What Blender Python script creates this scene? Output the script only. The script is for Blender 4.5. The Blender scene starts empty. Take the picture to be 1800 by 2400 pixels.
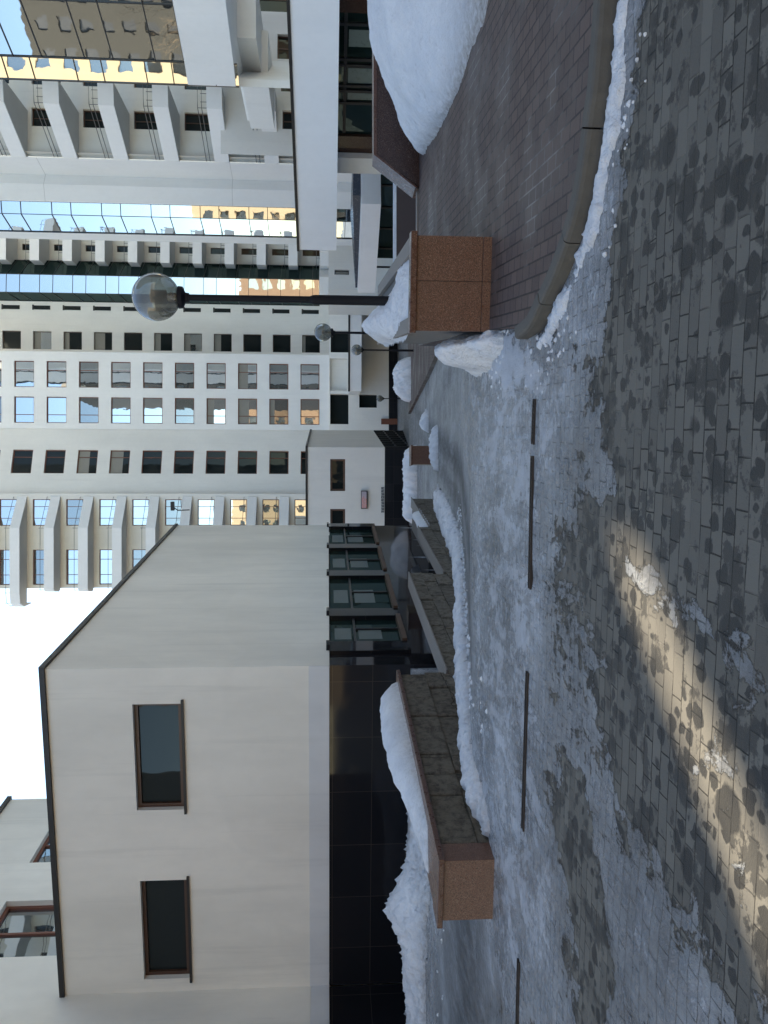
import bpy, math, random
import numpy as np
from mathutils import Vector, Matrix
random.seed(7); np.random.seed(7)
R = math.radians
scene = bpy.context.scene
COL = scene.collection

# ------------------------------------------------------------------ camera
EYE = 1.6; FPX = 1950.0; PITCH = math.atan(132 / FPX)
cam_d = bpy.data.cameras.new('camera'); cam = bpy.data.objects.new('camera', cam_d); COL.objects.link(cam)
cam_d.sensor_fit = 'VERTICAL'; cam_d.sensor_height = 36.0; cam_d.sensor_width = 27.0
cam_d.lens = FPX / 2400 * 36; cam_d.clip_start = 0.05; cam_d.clip_end = 2000
cp, sp = math.cos(PITCH), math.sin(PITCH)
fwd = Vector((0, cp, -sp)); upv = Vector((0, sp, cp)); rgt = Vector((1, 0, 0))
m = Matrix.Identity(4)            # the photograph is turned a quarter: picture up is world right
for i in range(3):
    m[i][0] = -upv[i]; m[i][1] = rgt[i]; m[i][2] = -fwd[i]
m[2][3] = EYE
cam.matrix_world = m
scene.camera = cam

# ------------------------------------------------------------------ light
SUN_AZ, SUN_EL = R(40.5), R(31)      # azimuth measured from +Y towards +X
SDIR = Vector((math.sin(SUN_AZ) * math.cos(SUN_EL), math.cos(SUN_AZ) * math.cos(SUN_EL), math.sin(SUN_EL)))
w = bpy.data.worlds.new("World"); scene.world = w; w.use_nodes = True
wn = w.node_tree; bg = wn.nodes['Background']
sky = wn.nodes.new('ShaderNodeTexSky'); sky.sky_type = 'NISHITA'; sky.sun_disc = False
sky.sun_elevation = SUN_EL; sky.sun_rotation = SUN_AZ
sky.air_density = 1.0; sky.dust_density = 0.35; sky.ozone_density = 1.0
tone = wn.nodes.new('ShaderNodeMix'); tone.data_type = 'RGBA'; tone.blend_type = 'MULTIPLY'; tone.inputs[0].default_value = 1.0
tone.inputs[7].default_value = (1.06, 1.0, 0.90, 1)
wn.links.new(sky.outputs[0], tone.inputs[6]); wn.links.new(tone.outputs[2], bg.inputs[0]); bg.inputs[1].default_value = 0.10
sd = bpy.data.lights.new('sun', 'SUN'); sd.energy = 5.0; sd.angle = R(0.25); sd.color = (1.0, 0.88, 0.68)
sun = bpy.data.objects.new('sun', sd); COL.objects.link(sun)
sun.rotation_euler = SDIR.to_track_quat('Z', 'Y').to_euler(); sun.location = (0, 0, 60)
scene.view_settings.view_transform = 'Standard'; scene.view_settings.look = 'None'
scene.view_settings.gamma = 1.0; scene.view_settings.exposure = 2.18
scene.cycles.max_bounces = 6; scene.cycles.caustics_reflective = False; scene.cycles.caustics_refractive = False; scene.cycles.use_denoising = True

# ------------------------------------------------------------------ measuring (upright picture 2400 x 1800: u right, v down)
def ray(U, V):
    a = (U - 1200) / FPX; b = -(V - 900) / FPX
    return Vector((a, cp + b * sp, -sp + b * cp))
def P(U, V, Y):
    d = ray(U, V); t = Y / d.y
    return Vector((d.x * t, Y, EYE + d.z * t))
def X(U, V, Y): return P(U, V, Y).x
def Z(V, Y, U=1200): return P(U, V, Y).z
def G(U, V, z=0.0):
    d = ray(U, V); t = (z - EYE) / d.z
    return (d.x * t, d.y * t)
# frame of the left building: a to the right, b away
TH = math.atan(0.1785); R2 = Vector((math.cos(TH), -math.sin(TH), 0)); F2 = Vector((math.sin(TH), math.cos(TH), 0))
C0 = Vector((-2.95, 16.0, 0))
def L(a, b, z=0.0): return C0 + R2 * a + F2 * b + Vector((0, 0, z))
def hit(U, V, O, N):
    d = ray(U, V); o = Vector((0, 0, EYE)); t = (O - o).dot(N) / d.dot(N)
    return o + d * t
def sm(e0, e1, x):
    t = np.clip((x - e0) / (e1 - e0), 0, 1); return t * t * (3 - 2 * t)

# ------------------------------------------------------------------ nodes helpers
def new_mat(name):
    mt = bpy.data.materials.new(name); mt.use_nodes = True
    nt = mt.node_tree; b = nt.nodes['Principled BSDF']
    return mt, nt, b
def N(nt, typ, **kw):
    n = nt.nodes.new(typ)
    for k, v in kw.items():
        if k.startswith('i_'):
            key = k[2:]; key = int(key) if key.isdigit() else key.replace('_', ' ')
            n.inputs[key].default_value = v
        else: setattr(n, k, v)
    return n
def ramp(nt, src, pts, interp='LINEAR'):
    r = nt.nodes.new('ShaderNodeValToRGB'); r.color_ramp.interpolation = interp
    el = r.color_ramp.elements
    while len(el) < len(pts): el.new(0.5)
    for e, (p, c) in zip(el, pts):
        e.position = p; e.color = (c, c, c, 1) if isinstance(c, (int, float)) else (*c, 1)
    nt.links.new(src, r.inputs[0]); return r.outputs[0]
def mixc(nt, fac, a, b, mode='MIX'):
    n = nt.nodes.new('ShaderNodeMix'); n.data_type = 'RGBA'; n.blend_type = mode
    for s, i in ((fac, 0), (a, 6), (b, 7)):
        if isinstance(s, (int, float)): n.inputs[i].default_value = s
        elif isinstance(s, tuple): n.inputs[i].default_value = (*s, 1)
        else: nt.links.new(s, n.inputs[i])
    return n.outputs[2]
def math_(nt, op, a, b=0.0, c=None, clamp=False):
    n = nt.nodes.new('ShaderNodeMath'); n.operation = op; n.use_clamp = clamp
    for i, s in enumerate((a, b, c)):
        if s is None: continue
        if isinstance(s, (int, float)): n.inputs[i].default_value = s
        else: nt.links.new(s, n.inputs[i])
    return n.outputs[0]
def noise(nt, vec, scale, detail=4, rough=0.5, dist=0.0):
    n = nt.nodes.new('ShaderNodeTexNoise'); n.inputs['Scale'].default_value = scale
    n.inputs['Detail'].default_value = detail; n.inputs['Roughness'].default_value = rough
    n.inputs['Distortion'].default_value = dist
    if vec is not None: nt.links.new(vec, n.inputs['Vector'])
    return n.outputs['Fac']
def wpos(nt): return nt.nodes.new('ShaderNodeNewGeometry').outputs['Position']
def mapping(nt, vec, rot=(0, 0, 0), scale=(1, 1, 1), loc=(0, 0, 0)):
    n = nt.nodes.new('ShaderNodeMapping'); n.inputs['Rotation'].default_value = rot
    n.inputs['Scale'].default_value = scale; n.inputs['Location'].default_value = loc
    nt.links.new(vec, n.inputs['Vector']); return n.outputs[0]
def bump(nt, b, h, strength=0.3, dist=0.01, prev=None):
    n = nt.nodes.new('ShaderNodeBump'); n.inputs['Strength'].default_value = strength
    n.inputs['Distance'].default_value = dist; nt.links.new(h, n.inputs['Height'])
    if prev is not None: nt.links.new(prev, n.inputs['Normal'])
    if b is not None: nt.links.new(n.outputs[0], b.inputs['Normal'])
    return n.outputs[0]

# ------------------------------------------------------------------ materials
def plaster(name, col, var=0.1, stain=0.25, bscale=60):
    mt, nt, b = new_mat(name); p = wpos(nt)
    n1 = noise(nt, mapping(nt, p, scale=(1, 1, 0.35)), 0.55, 5, 0.6)
    n2 = noise(nt, p, 4, 4, 0.6)
    st = noise(nt, mapping(nt, p, scale=(3.2, 3.2, 0.16)), 1.0, 5, 0.65)
    pt = noise(nt, p, 0.35, 3, 0.45, 0.5)
    c = mixc(nt, ramp(nt, n1, [(0.3, 0.0), (0.7, 1.0)]), tuple(x * (1 - var) for x in col), tuple(min(1, x * (1 + var * 0.6)) for x in col))
    c = mixc(nt, math_(nt, 'MULTIPLY', ramp(nt, n2, [(0.45, 0.0), (0.75, 1.0)]), 0.10), c, tuple(x * 0.75 for x in col))
    c = mixc(nt, math_(nt, 'MULTIPLY', ramp(nt, st, [(0.56, 0.0), (0.8, 1.0)]), stain), c, tuple(x * 0.62 for x in col))
    c = mixc(nt, math_(nt, 'MULTIPLY', ramp(nt, pt, [(0.50, 0.0), (0.53, 1.0)]), var * 0.7), c, tuple(x * 0.72 for x in col))
    nt.links.new(c, b.inputs['Base Color']); b.inputs['Roughness'].default_value = 0.85
    bump(nt, b, noise(nt, p, bscale, 3, 0.7), 0.25, 0.004)
    return mt
def glass(name, refl, dark=(0.02, 0.025, 0.025), tint=(0.85, 0.92, 0.95), wav=0.3, edge=0.5):
    mt, nt, b = new_mat(name); p = wpos(nt)
    b.inputs['Base Color'].default_value = (*dark, 1); b.inputs['Roughness'].default_value = 0.6; b.inputs['Specular IOR Level'].default_value = 0.0
    gl = N(nt, 'ShaderNodeBsdfGlossy'); gl.inputs['Color'].default_value = (*tint, 1); gl.inputs['Roughness'].default_value = 0.015
    bn = nt.nodes.new('ShaderNodeBump'); bn.inputs['Strength'].default_value = wav; bn.inputs['Distance'].default_value = 0.012
    nt.links.new(noise(nt, p, 0.9, 2, 0.5), bn.inputs['Height']); nt.links.new(bn.outputs[0], gl.inputs['Normal'])
    lw = N(nt, 'ShaderNodeLayerWeight'); lw.inputs[0].default_value = 0.25
    f = math_(nt, 'MULTIPLY_ADD', lw.outputs['Facing'], edge, refl, clamp=True)
    mx = nt.nodes.new('ShaderNodeMixShader'); nt.links.new(f, mx.inputs[0]); nt.links.new(b.outputs[0], mx.inputs[1]); nt.links.new(gl.outputs[0], mx.inputs[2])
    nt.links.new(mx.outputs[0], nt.nodes['Material Output'].inputs[0])
    return mt
def simple(name, col, rough=0.5, metal=0.0, var=0.15, vs=8, bmp=0.15, spec=None):
    mt, nt, b = new_mat(name); p = wpos(nt)
    n = noise(nt, p, vs, 5, 0.6)
    c = mixc(nt, n, tuple(x * (1 - var) for x in col), tuple(min(1, x * (1 + var)) for x in col))
    nt.links.new(c, b.inputs['Base Color']); b.inputs['Metallic'].default_value = metal
    nt.links.new(ramp(nt, n, [(0.2, max(0, rough - 0.08)), (0.8, min(1, rough + 0.08))]), b.inputs['Roughness'])
    if spec is not None: b.inputs['Specular IOR Level'].default_value = spec
    if bmp: bump(nt, b, noise(nt, p, vs * 6, 3, 0.6), bmp, 0.004)
    return mt
def granite(name, col, dark, speck=220, rough=0.35, joints=None):
    mt, nt, b = new_mat(name); p = wpos(nt)
    v = N(nt, 'ShaderNodeTexVoronoi', i_Scale=float(speck)); nt.links.new(p, v.inputs['Vector'])
    sp_ = nt.nodes.new('ShaderNodeSeparateColor'); nt.links.new(v.outputs['Color'], sp_.inputs[0])
    c = ramp(nt, sp_.outputs[0], [(0.0, dark), (0.22, tuple(x * 0.5 for x in col)), (0.4, col), (0.85, tuple(min(1, x * 1.25) for x in col)), (1.0, (0.30, 0.21, 0.16))])
    c = mixc(nt, math_(nt, 'MULTIPLY', noise(nt, p, 5, 5, 0.6), 0.6), c, tuple(x * 0.6 for x in col))
    nt.links.new(c, b.inputs['Base Color'])
    nt.links.new(ramp(nt, noise(nt, p, 12, 4, 0.6), [(0.3, rough - 0.08), (0.7, rough + 0.15)]), b.inputs['Roughness'])
    bump(nt, b, sp_.outputs[1], 0.12, 0.001)
    return mt
M = {}
M['cream'] = plaster('cream_render', (0.84, 0.785, 0.68), 0.13, 0.4)
M['cream_plinth'] = plaster('cream_plinth_render', (0.70, 0.69, 0.67), 0.14, 0.4)
M['white'] = plaster('white_facade_panel', (0.85, 0.85, 0.83), 0.05, 0.12, 20)
M['white2'] = plaster('white_balcony_panel', (0.86, 0.86, 0.85), 0.04, 0.08, 20)
M['grey_wall'] = plaster('warm_grey_facade', (0.80, 0.785, 0.74), 0.06, 0.2, 20)
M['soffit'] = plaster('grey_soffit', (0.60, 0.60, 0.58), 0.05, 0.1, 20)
M['trim'] = simple('dark_metal_trim', (0.025, 0.024, 0.024), 0.45, 0.3)
M['brown'] = simple('brown_window_frame', (0.075, 0.035, 0.02), 0.4, 0, 0.25, 20)
M['brown2'] = simple('red_brown_frame', (0.16, 0.055, 0.03), 0.45, 0, 0.2, 20)
M['wood'] = simple('oak_board', (0.085, 0.048, 0.028), 0.5, 0, 0.3, 12)
M['black_frame'] = simple('black_frame', (0.012, 0.013, 0.016), 0.35, 0, 0.2, 12)
M['glass_dark'] = glass('dark_window_glass', 0.015, (0.014, 0.018, 0.018), edge=0.12)
M['glass_curtain'] = glass('curtained_window_glass', 0.12, (0.16, 0.155, 0.14), edge=0.2)
M['glass_mid'] = glass('window_glass', 0.34, (0.03, 0.032, 0.032))
M['glass_hi'] = glass('reflective_glass', 0.62, (0.03, 0.035, 0.035), (0.9, 0.96, 1.0), 0.22)
M['glass_green'] = glass('green_curtain_glass', 0.04, (0.010, 0.020, 0.018), (0.6, 0.8, 0.8), 0.3, 0.12)
M['roller'] = simple('roller_blind', (.26, .25, .22), .7, 0, .1, 3)
M['blind'] = simple('window_blind', (.12, .145, .135), .6, 0, .1, 4)
M['lamp_metal'] = simple('lamp_post_paint', (0.006, 0.007, 0.011), 0.6, 0.0, 0.2, 30, spec=.2)
M['steel'] = simple('railing_steel', (0.18, 0.18, 0.185), 0.4, 0.8)
M['granite'] = granite('red_granite', (0.150, 0.072, 0.046), (0.012, 0.008, 0.007), 210)
M['granite_cap'] = granite('red_granite_cap', (0.10, 0.040, 0.025), (0.02, 0.01, 0.01), 260, 0.28)
M['granite_dark'] = granite('polished_brown_granite', (0.055, 0.026, 0.018), (0.012, 0.008, 0.008), 240, 0.13)

def mat_black_granite():
    mt, nt, b = new_mat('polished_black_granite'); p = wpos(nt)
    # slabs: courses 0.62 high, joints 1.1 long, measured along the building's own axes
    q = mapping(nt, p, rot=(0, 0, TH))
    s = nt.nodes.new('ShaderNodeSeparateXYZ'); nt.links.new(q, s.inputs[0])
    cx = nt.nodes.new('ShaderNodeCombineXYZ')
    nt.links.new(math_(nt, 'ADD', s.outputs[0], s.outputs[1]), cx.inputs[0]); nt.links.new(math_(nt, 'ADD', s.outputs[2], 0.05), cx.inputs[1])
    br = N(nt, 'ShaderNodeTexBrick', i_Scale=1.0); br.offset = 0.0
    br.inputs['Brick Width'].default_value = 1.15; br.inputs['Row Height'].default_value = 0.78; br.inputs['Mortar Size'].default_value = 0.006
    br.inputs['Color1'].default_value = (0.010, 0.011, 0.014, 1); br.inputs['Color2'].default_value = (0.017, 0.017, 0.020, 1)
    br.inputs['Mortar'].default_value = (0.045, 0.04, 0.035, 1)
    nt.links.new(cx.outputs[0], br.inputs['Vector'])
    nt.links.new(br.outputs['Color'], b.inputs['Base Color'])
    b.inputs['Specular IOR Level'].default_value = 0.22
    nt.links.new(ramp(nt, noise(nt, p, 3, 4, 0.6), [(0.3, 0.02), (0.7, 0.07)]), b.inputs['Roughness'])
    bump(nt, b, noise(nt, p, 1.2, 2, 0.5), 0.03, 0.01)
    return mt
M['black_granite'] = mat_black_granite()

def mat_stone_wall():
    mt, nt, b = new_mat('rough_stone_blocks'); p = wpos(nt)
    q = mapping(nt, p, rot=(0, 0, TH))
    s = nt.nodes.new('ShaderNodeSeparateXYZ'); nt.links.new(q, s.inputs[0])
    cx = nt.nodes.new('ShaderNodeCombineXYZ')
    nt.links.new(math_(nt, 'ADD', s.outputs[0], s.outputs[1]), cx.inputs[0]); nt.links.new(s.outputs[2], cx.inputs[1])
    dn = N(nt, 'ShaderNodeTexNoise', i_Scale=2.5); nt.links.new(p, dn.inputs['Vector'])
    va = nt.nodes.new('ShaderNodeVectorMath'); va.operation = 'MULTIPLY_ADD'; nt.links.new(dn.outputs['Color'], va.inputs[0]); va.inputs[1].default_value = (0.10, 0.3, 0); nt.links.new(cx.outputs[0], va.inputs[2])
    br = N(nt, 'ShaderNodeTexBrick', i_Scale=1.0); br.offset = 0.5
    br.inputs['Brick Width'].default_value = 3.1; br.inputs['Row Height'].default_value = 3.3; br.inputs['Mortar Size'].default_value = 0.012; br.inputs['Mortar Smooth'].default_value = 0.6
    br.inputs['Color1'].default_value = (0.165, 0.145, 0.115, 1); br.inputs['Color2'].default_value = (0.23, 0.205, 0.165, 1); br.inputs['Mortar'].default_value = (0.065, 0.055, 0.04, 1)
    nt.links.new(va.outputs[0], br.inputs['Vector'])
    n1 = noise(nt, p, 9, 8, 0.75, 0.3)
    c = mixc(nt, ramp(nt, n1, [(0.38, 0.85), (0.56, 0.0)]), br.outputs['Color'], (0.06, 0.053, 0.043))
    nt.links.new(c, b.inputs['Base Color']); b.inputs['Roughness'].default_value = 0.85; b.inputs['Specular IOR Level'].default_value = 0.15
    nb = bump(nt, None, n1, 1.0, 0.05)
    bump(nt, b, math_(nt, 'SUBTRACT', 1.0, br.outputs['Fac']), 0.5, 0.02, nb)
    return mt
M['stone'] = mat_stone_wall()

def mat_snow():
    mt, nt, b = new_mat('settled_snow'); p = wpos(nt)
    n1 = noise(nt, p, 3.0, 6, 0.6); n2 = noise(nt, p, 26, 5, 0.65)
    g = nt.nodes.new('ShaderNodeNewGeometry')
    c = mixc(nt, ramp(nt, noise(nt, p, 1.5, 6, 0.65), [(0.35, 0.0), (0.7, 1.0)]), (0.82, 0.83, 0.85), (0.64, 0.66, 0.70))
    c = mixc(nt, math_(nt, 'MULTIPLY', ramp(nt, noise(nt, p, 9, 7, 0.75, 0.5), [(0.56, 0.0), (0.74, 1.0)]), 0.42), c, (0.25, 0.23, 0.22))
    at = N(nt, 'ShaderNodeAttribute'); at.attribute_name = 'dirt'
    dm = math_(nt, 'MULTIPLY', at.outputs['Fac'], ramp(nt, noise(nt, p, 14, 6, 0.7), [(0.3, 0.25), (0.65, 1.0)]), clamp=True)
    c = mixc(nt, dm, c, (0.22, 0.19, 0.165))
    nt.links.new(c, b.inputs['Base Color']); b.inputs['Roughness'].default_value = 0.55
    b.inputs['Subsurface Weight'].default_value = 0.0
    nb = bump(nt, None, noise(nt, p, 7, 6, 0.7), 0.7, 0.06); bump(nt, b, n2, 0.8, 0.025, nb)
    return mt
M['snow'] = mat_snow()

def paver_color(nt, vec, c1, c2, mort, bw, rh, ms, offset=0.5):
    br = N(nt, 'ShaderNodeTexBrick', i_Scale=1.0); br.offset = offset
    br.inputs['Brick Width'].default_value = bw; br.inputs['Row Height'].default_value = rh
    br.inputs['Mortar Size'].default_value = ms; br.inputs['Mortar Smooth'].default_value = 0.3
    br.inputs['Color1'].default_value = (*c1, 1); br.inputs['Color2'].default_value = (*c2, 1); br.inputs['Mortar'].default_value = (*mort, 1)
    nt.links.new(vec, br.inputs['Vector']); return br.outputs['Color'], br.outputs['Fac']

def mat_road():
    mt, nt, b = new_mat('icy_block_paving'); p = wpos(nt)
    q = mapping(nt, p, rot=(0, 0, R(6.0)))
    dn = N(nt, 'ShaderNodeTexNoise', i_Scale=5.0); nt.links.new(p, dn.inputs['Vector'])
    va = nt.nodes.new('ShaderNodeVectorMath'); va.operation = 'MULTIPLY_ADD'; nt.links.new(dn.outputs['Color'], va.inputs[0]); va.inputs[1].default_value = (0.022, 0.012, 0); nt.links.new(q, va.inputs[2])
    pc, pf = paver_color(nt, va.outputs[0], (0.108, 0.099, 0.083), (0.162, 0.149, 0.124), (0.020, 0.018, 0.015), 0.205, 0.102, 0.004)
    fine = noise(nt, p, 90, 6, 0.7); mid = noise(nt, p, 3.2, 5, 0.6)
    pc = mixc(nt, math_(nt, 'MULTIPLY', ramp(nt, fine, [(0.35, 0.0), (0.7, 1.0)]), 0.45), pc, (0.15, 0.14, 0.125), 'MIX')
    # dried salt on some joints
    jn = math_(nt, 'MULTIPLY', pf, ramp(nt, noise(nt, p, 1.3, 4, 0.6), [(0.47, 0.0), (0.6, 1.0)]), clamp=True)
    pc = mixc(nt, math_(nt, 'MULTIPLY', jn, 0.65), pc, (0.24, 0.22, 0.19))
    # round damp spots
    v = N(nt, 'ShaderNodeTexVoronoi', i_Scale=9.5); v.inputs['Randomness'].default_value = 1.0
    dn2 = N(nt, 'ShaderNodeTexNoise', i_Scale=16.0); nt.links.new(p, dn2.inputs['Vector'])
    vb = nt.nodes.new('ShaderNodeVectorMath'); vb.operation = 'MULTIPLY_ADD'; nt.links.new(dn2.outputs['Color'], vb.inputs[0]); vb.inputs[1].default_value = (0.05, 0.05, 0); nt.links.new(p, vb.inputs[2])
    nt.links.new(vb.outputs[0], v.inputs['Vector'])
    sc = nt.nodes.new('ShaderNodeSeparateColor'); nt.links.new(v.outputs['Color'], sc.inputs[0])
    rad = math_(nt, 'MULTIPLY', sc.outputs[0], math_(nt, 'MULTIPLY', ramp(nt, noise(nt, p, 1.1, 3, 0.5), [(0.28, 0.45), (0.52, 1.0)]), 0.66))
    spot = math_(nt, 'MULTIPLY', math_(nt, 'SUBTRACT', rad, v.outputs['Distance']), 22.0, clamp=True)
    wet2 = ramp(nt, noise(nt, p, 4.2, 7, 0.68), [(0.53, 0.0), (0.56, 1.0)])
    v2 = N(nt, 'ShaderNodeTexVoronoi', i_Scale=4.6); nt.links.new(vb.outputs[0], v2.inputs['Vector'])
    sc2 = nt.nodes.new('ShaderNodeSeparateColor'); nt.links.new(v2.outputs['Color'], sc2.inputs[0])
    rad2 = math_(nt, 'MULTIPLY', math_(nt, 'MULTIPLY', sc2.outputs[1], sc2.outputs[2]), math_(nt, 'MULTIPLY', ramp(nt, noise(nt, p, 0.8, 3, 0.5), [(0.30, 0.3), (0.52, 1.0)]), 0.72))
    spot = math_(nt, 'MAXIMUM', spot, math_(nt, 'MULTIPLY', math_(nt, 'SUBTRACT', rad2, v2.outputs['Distance']), 10.0, clamp=True))
    wet = math_(nt, 'MAXIMUM', spot, math_(nt, 'MULTIPLY', wet2, 0.8))
    pc = mixc(nt, math_(nt, 'MULTIPLY', wet, 0.80), pc, (0.018, 0.018, 0.018))
    # ice
    at = N(nt, 'ShaderNodeAttribute'); at.attribute_name = 'ice'
    st = noise(nt, mapping(nt, p, rot=(0, 0, R(-10)), scale=(1, 0.55, 1)), 3.5, 8, 0.68, 0.8)
    amp_ = math_(nt, 'SUBTRACT', 2.1, math_(nt, 'MULTIPLY', at.outputs['Fac'], 1.35))
    ic = math_(nt, 'ADD', at.outputs['Fac'], math_(nt, 'MULTIPLY', math_(nt, 'ADD', math_(nt, 'SUBTRACT', st, 0.5), math_(nt, 'MULTIPLY', math_(nt, 'SUBTRACT', noise(nt, p, 14, 8, 0.75), 0.5), 0.6)), amp_))
    gate = ramp(nt, at.outputs['Fac'], [(0.02, 0.0), (0.30, 1.0)])
    ic = math_(nt, 'MULTIPLY', ic, gate)
    thin = ramp(nt, ic, [(0.30, 0.0), (0.36, 0.62), (0.62, 0.80), (0.80, 1.0)])
    thick = ramp(nt, ic, [(0.72, 0.0), (1.0, 1.0)])
    ig = noise(nt, p, 30, 7, 0.72)
    big = noise(nt, mapping(nt, p, scale=(0.7, 1.2, 1)), 0.9, 3, 0.5)
    ib = noise(nt, mapping(nt, p, scale=(1, 0.8, 1)), 4.0, 10, 0.78, 0.2)
    bsum = math_(nt, 'ADD', math_(nt, 'MULTIPLY', big, 0.5), math_(nt, 'MULTIPLY', ib, 0.5))
    icec = ramp(nt, bsum, [(0.34, (0.13, 0.135, 0.14)), (0.45, (0.225, 0.235, 0.25)), (0.54, (0.33, 0.345, 0.365)), (0.64, (0.52, 0.545, 0.585))])
    icec = mixc(nt, math_(nt, 'MULTIPLY', ramp(nt, ig, [(0.5, 0.0), (0.62, 1.0)]), 0.30), icec, (0.45, 0.46, 0.48))
    icec = mixc(nt, math_(nt, 'MULTIPLY', ramp(nt, noise(nt, p, 22, 8, 0.8), [(0.54, 0.0), (0.66, 1.0)]), 0.20), icec, (0.05, 0.05, 0.052))
    dirt = ramp(nt, noise(nt, mapping(nt, p, rot=(0, 0, R(-10)), scale=(1.6, 0.5, 1)), 2.2, 8, 0.72), [(0.56, 0.0), (0.72, 1.0)])
    icec = mixc(nt, math_(nt, 'MULTIPLY', dirt, 0.72), icec, (0.085, 0.085, 0.085))
    icec = mixc(nt, thick, icec, mixc(nt, 0.55, icec, (0.66, 0.69, 0.75)))
    # joints still ghost through thin ice
    fac = math_(nt, 'MULTIPLY', thin, math_(nt, 'SUBTRACT', 1.0, math_(nt, 'MULTIPLY', pf, math_(nt, 'SUBTRACT', 0.6, math_(nt, 'MULTIPLY', thick, 0.55)))), clamp=True)
    c = mixc(nt, fac, pc, icec)
    gr = N(nt, 'ShaderNodeAttribute'); gr.attribute_name = 'wet'
    c = mixc(nt, math_(nt, 'MULTIPLY', gr.outputs['Fac'], ramp(nt, noise(nt, mapping(nt, p, rot=(0, 0, R(-10)), scale=(3, 0.6, 1)), 2.5, 7, 0.7), [(0.3, 0.35), (0.6, 1.0)]), clamp=True), c, (0.075, 0.075, 0.075))
    nt.links.new(c, b.inputs['Base Color'])
    rgh = mixc(nt, wet, (0.68, 0.68, 0.68), (0.45, 0.45, 0.45)); rgh = mixc(nt, thin, rgh, (0.20, 0.20, 0.20)); rgh = mixc(nt, thick, rgh, (0.42, 0.42, 0.42))
    rgh = mixc(nt, gr.outputs['Fac'], rgh, (0.55, 0.55, 0.55))
    nt.links.new(rgh, b.inputs['Roughness'])
    spc = mixc(nt, wet, (0.12, 0.12, 0.12), (0.12, 0.12, 0.12)); spc = mixc(nt, thin, spc, (0.42, 0.42, 0.42)); spc = mixc(nt, gr.outputs['Fac'], spc, (0.10, 0.10, 0.10))
    nt.links.new(spc, b.inputs['Specular IOR Level'])
    inv = math_(nt, 'SUBTRACT', 1.0, thin)
    h = math_(nt, 'ADD', math_(nt, 'MULTIPLY', math_(nt, 'SUBTRACT', 1.0, pf), math_(nt, 'ADD', math_(nt, 'MULTIPLY', inv, 0.8), 0.2)), math_(nt, 'MULTIPLY', fine, 0.25))
    h = math_(nt, 'ADD', h, math_(nt, 'MULTIPLY', thin, math_(nt, 'ADD', math_(nt, 'MULTIPLY', st, 2.0), math_(nt, 'ADD', math_(nt, 'MULTIPLY', ig, 1.6), math_(nt, 'MULTIPLY', ib, 2.5)))))
    bump(nt, b, h, 1.0, 0.010)
    return mt
M['road'] = mat_road()

def mat_pavement():
    mt, nt, b = new_mat('brown_block_paving'); p = wpos(nt)
    q = mapping(nt, p, rot=(0, 0, TH + R(90)))
    pc, pf = paver_color(nt, q, (0.075, 0.050, 0.044), (0.118, 0.080, 0.068), (0.016, 0.012, 0.012), 0.205, 0.105, 0.0075)
    fine = noise(nt, p, 70, 6, 0.7)
    pc = mixc(nt, math_(nt, 'MULTIPLY', ramp(nt, fine, [(0.4, 0.0), (0.75, 1.0)]), 0.4), pc, (0.13, 0.115, 0.105))
    jn = math_(nt, 'MULTIPLY', pf, ramp(nt, noise(nt, p, 0.9, 4, 0.6), [(0.52, 0.0), (0.62, 1.0)]), clamp=True)
    pc = mixc(nt, math_(nt, 'MULTIPLY', jn, 0.8), pc, (0.30, 0.28, 0.26))
    wt = ramp(nt, noise(nt, p, 0.9, 5, 0.6), [(0.42, 0.0), (0.68, 1.0)])
    pc = mixc(nt, math_(nt, 'MULTIPLY', wt, 0.3), pc, (0.035, 0.03, 0.032))
    nt.links.new(pc, b.inputs['Base Color'])
    nt.links.new(ramp(nt, wt, [(0.0, 0.65), (1.0, 0.42)]), b.inputs['Roughness']); b.inputs['Specular IOR Level'].default_value = 0.22
    bump(nt, b, math_(nt, 'ADD', math_(nt, 'SUBTRACT', 1.0, pf), math_(nt, 'MULTIPLY', fine, 0.3)), 0.6, 0.005)
    return mt
M['pavement'] = mat_pavement()
M['kerb'] = simple('concrete_kerb', (0.085, 0.078, 0.066), 0.75, 0, 0.45, 9, 0.6)
M['kerb_far'] = simple('stone_edging', (0.20, 0.18, 0.16), 0.7, 0, 0.2, 9, 0.4)
M['grate'] = simple('rusty_cast_iron', (0.030, 0.022, 0.018), 0.65, 0.4, 0.5, 30, 0.5)
M['bed_soil'] = simple('stone_dust', (0.17, 0.155, 0.14), 0.9, 0, 0.3, 10, 0.6)

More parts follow.
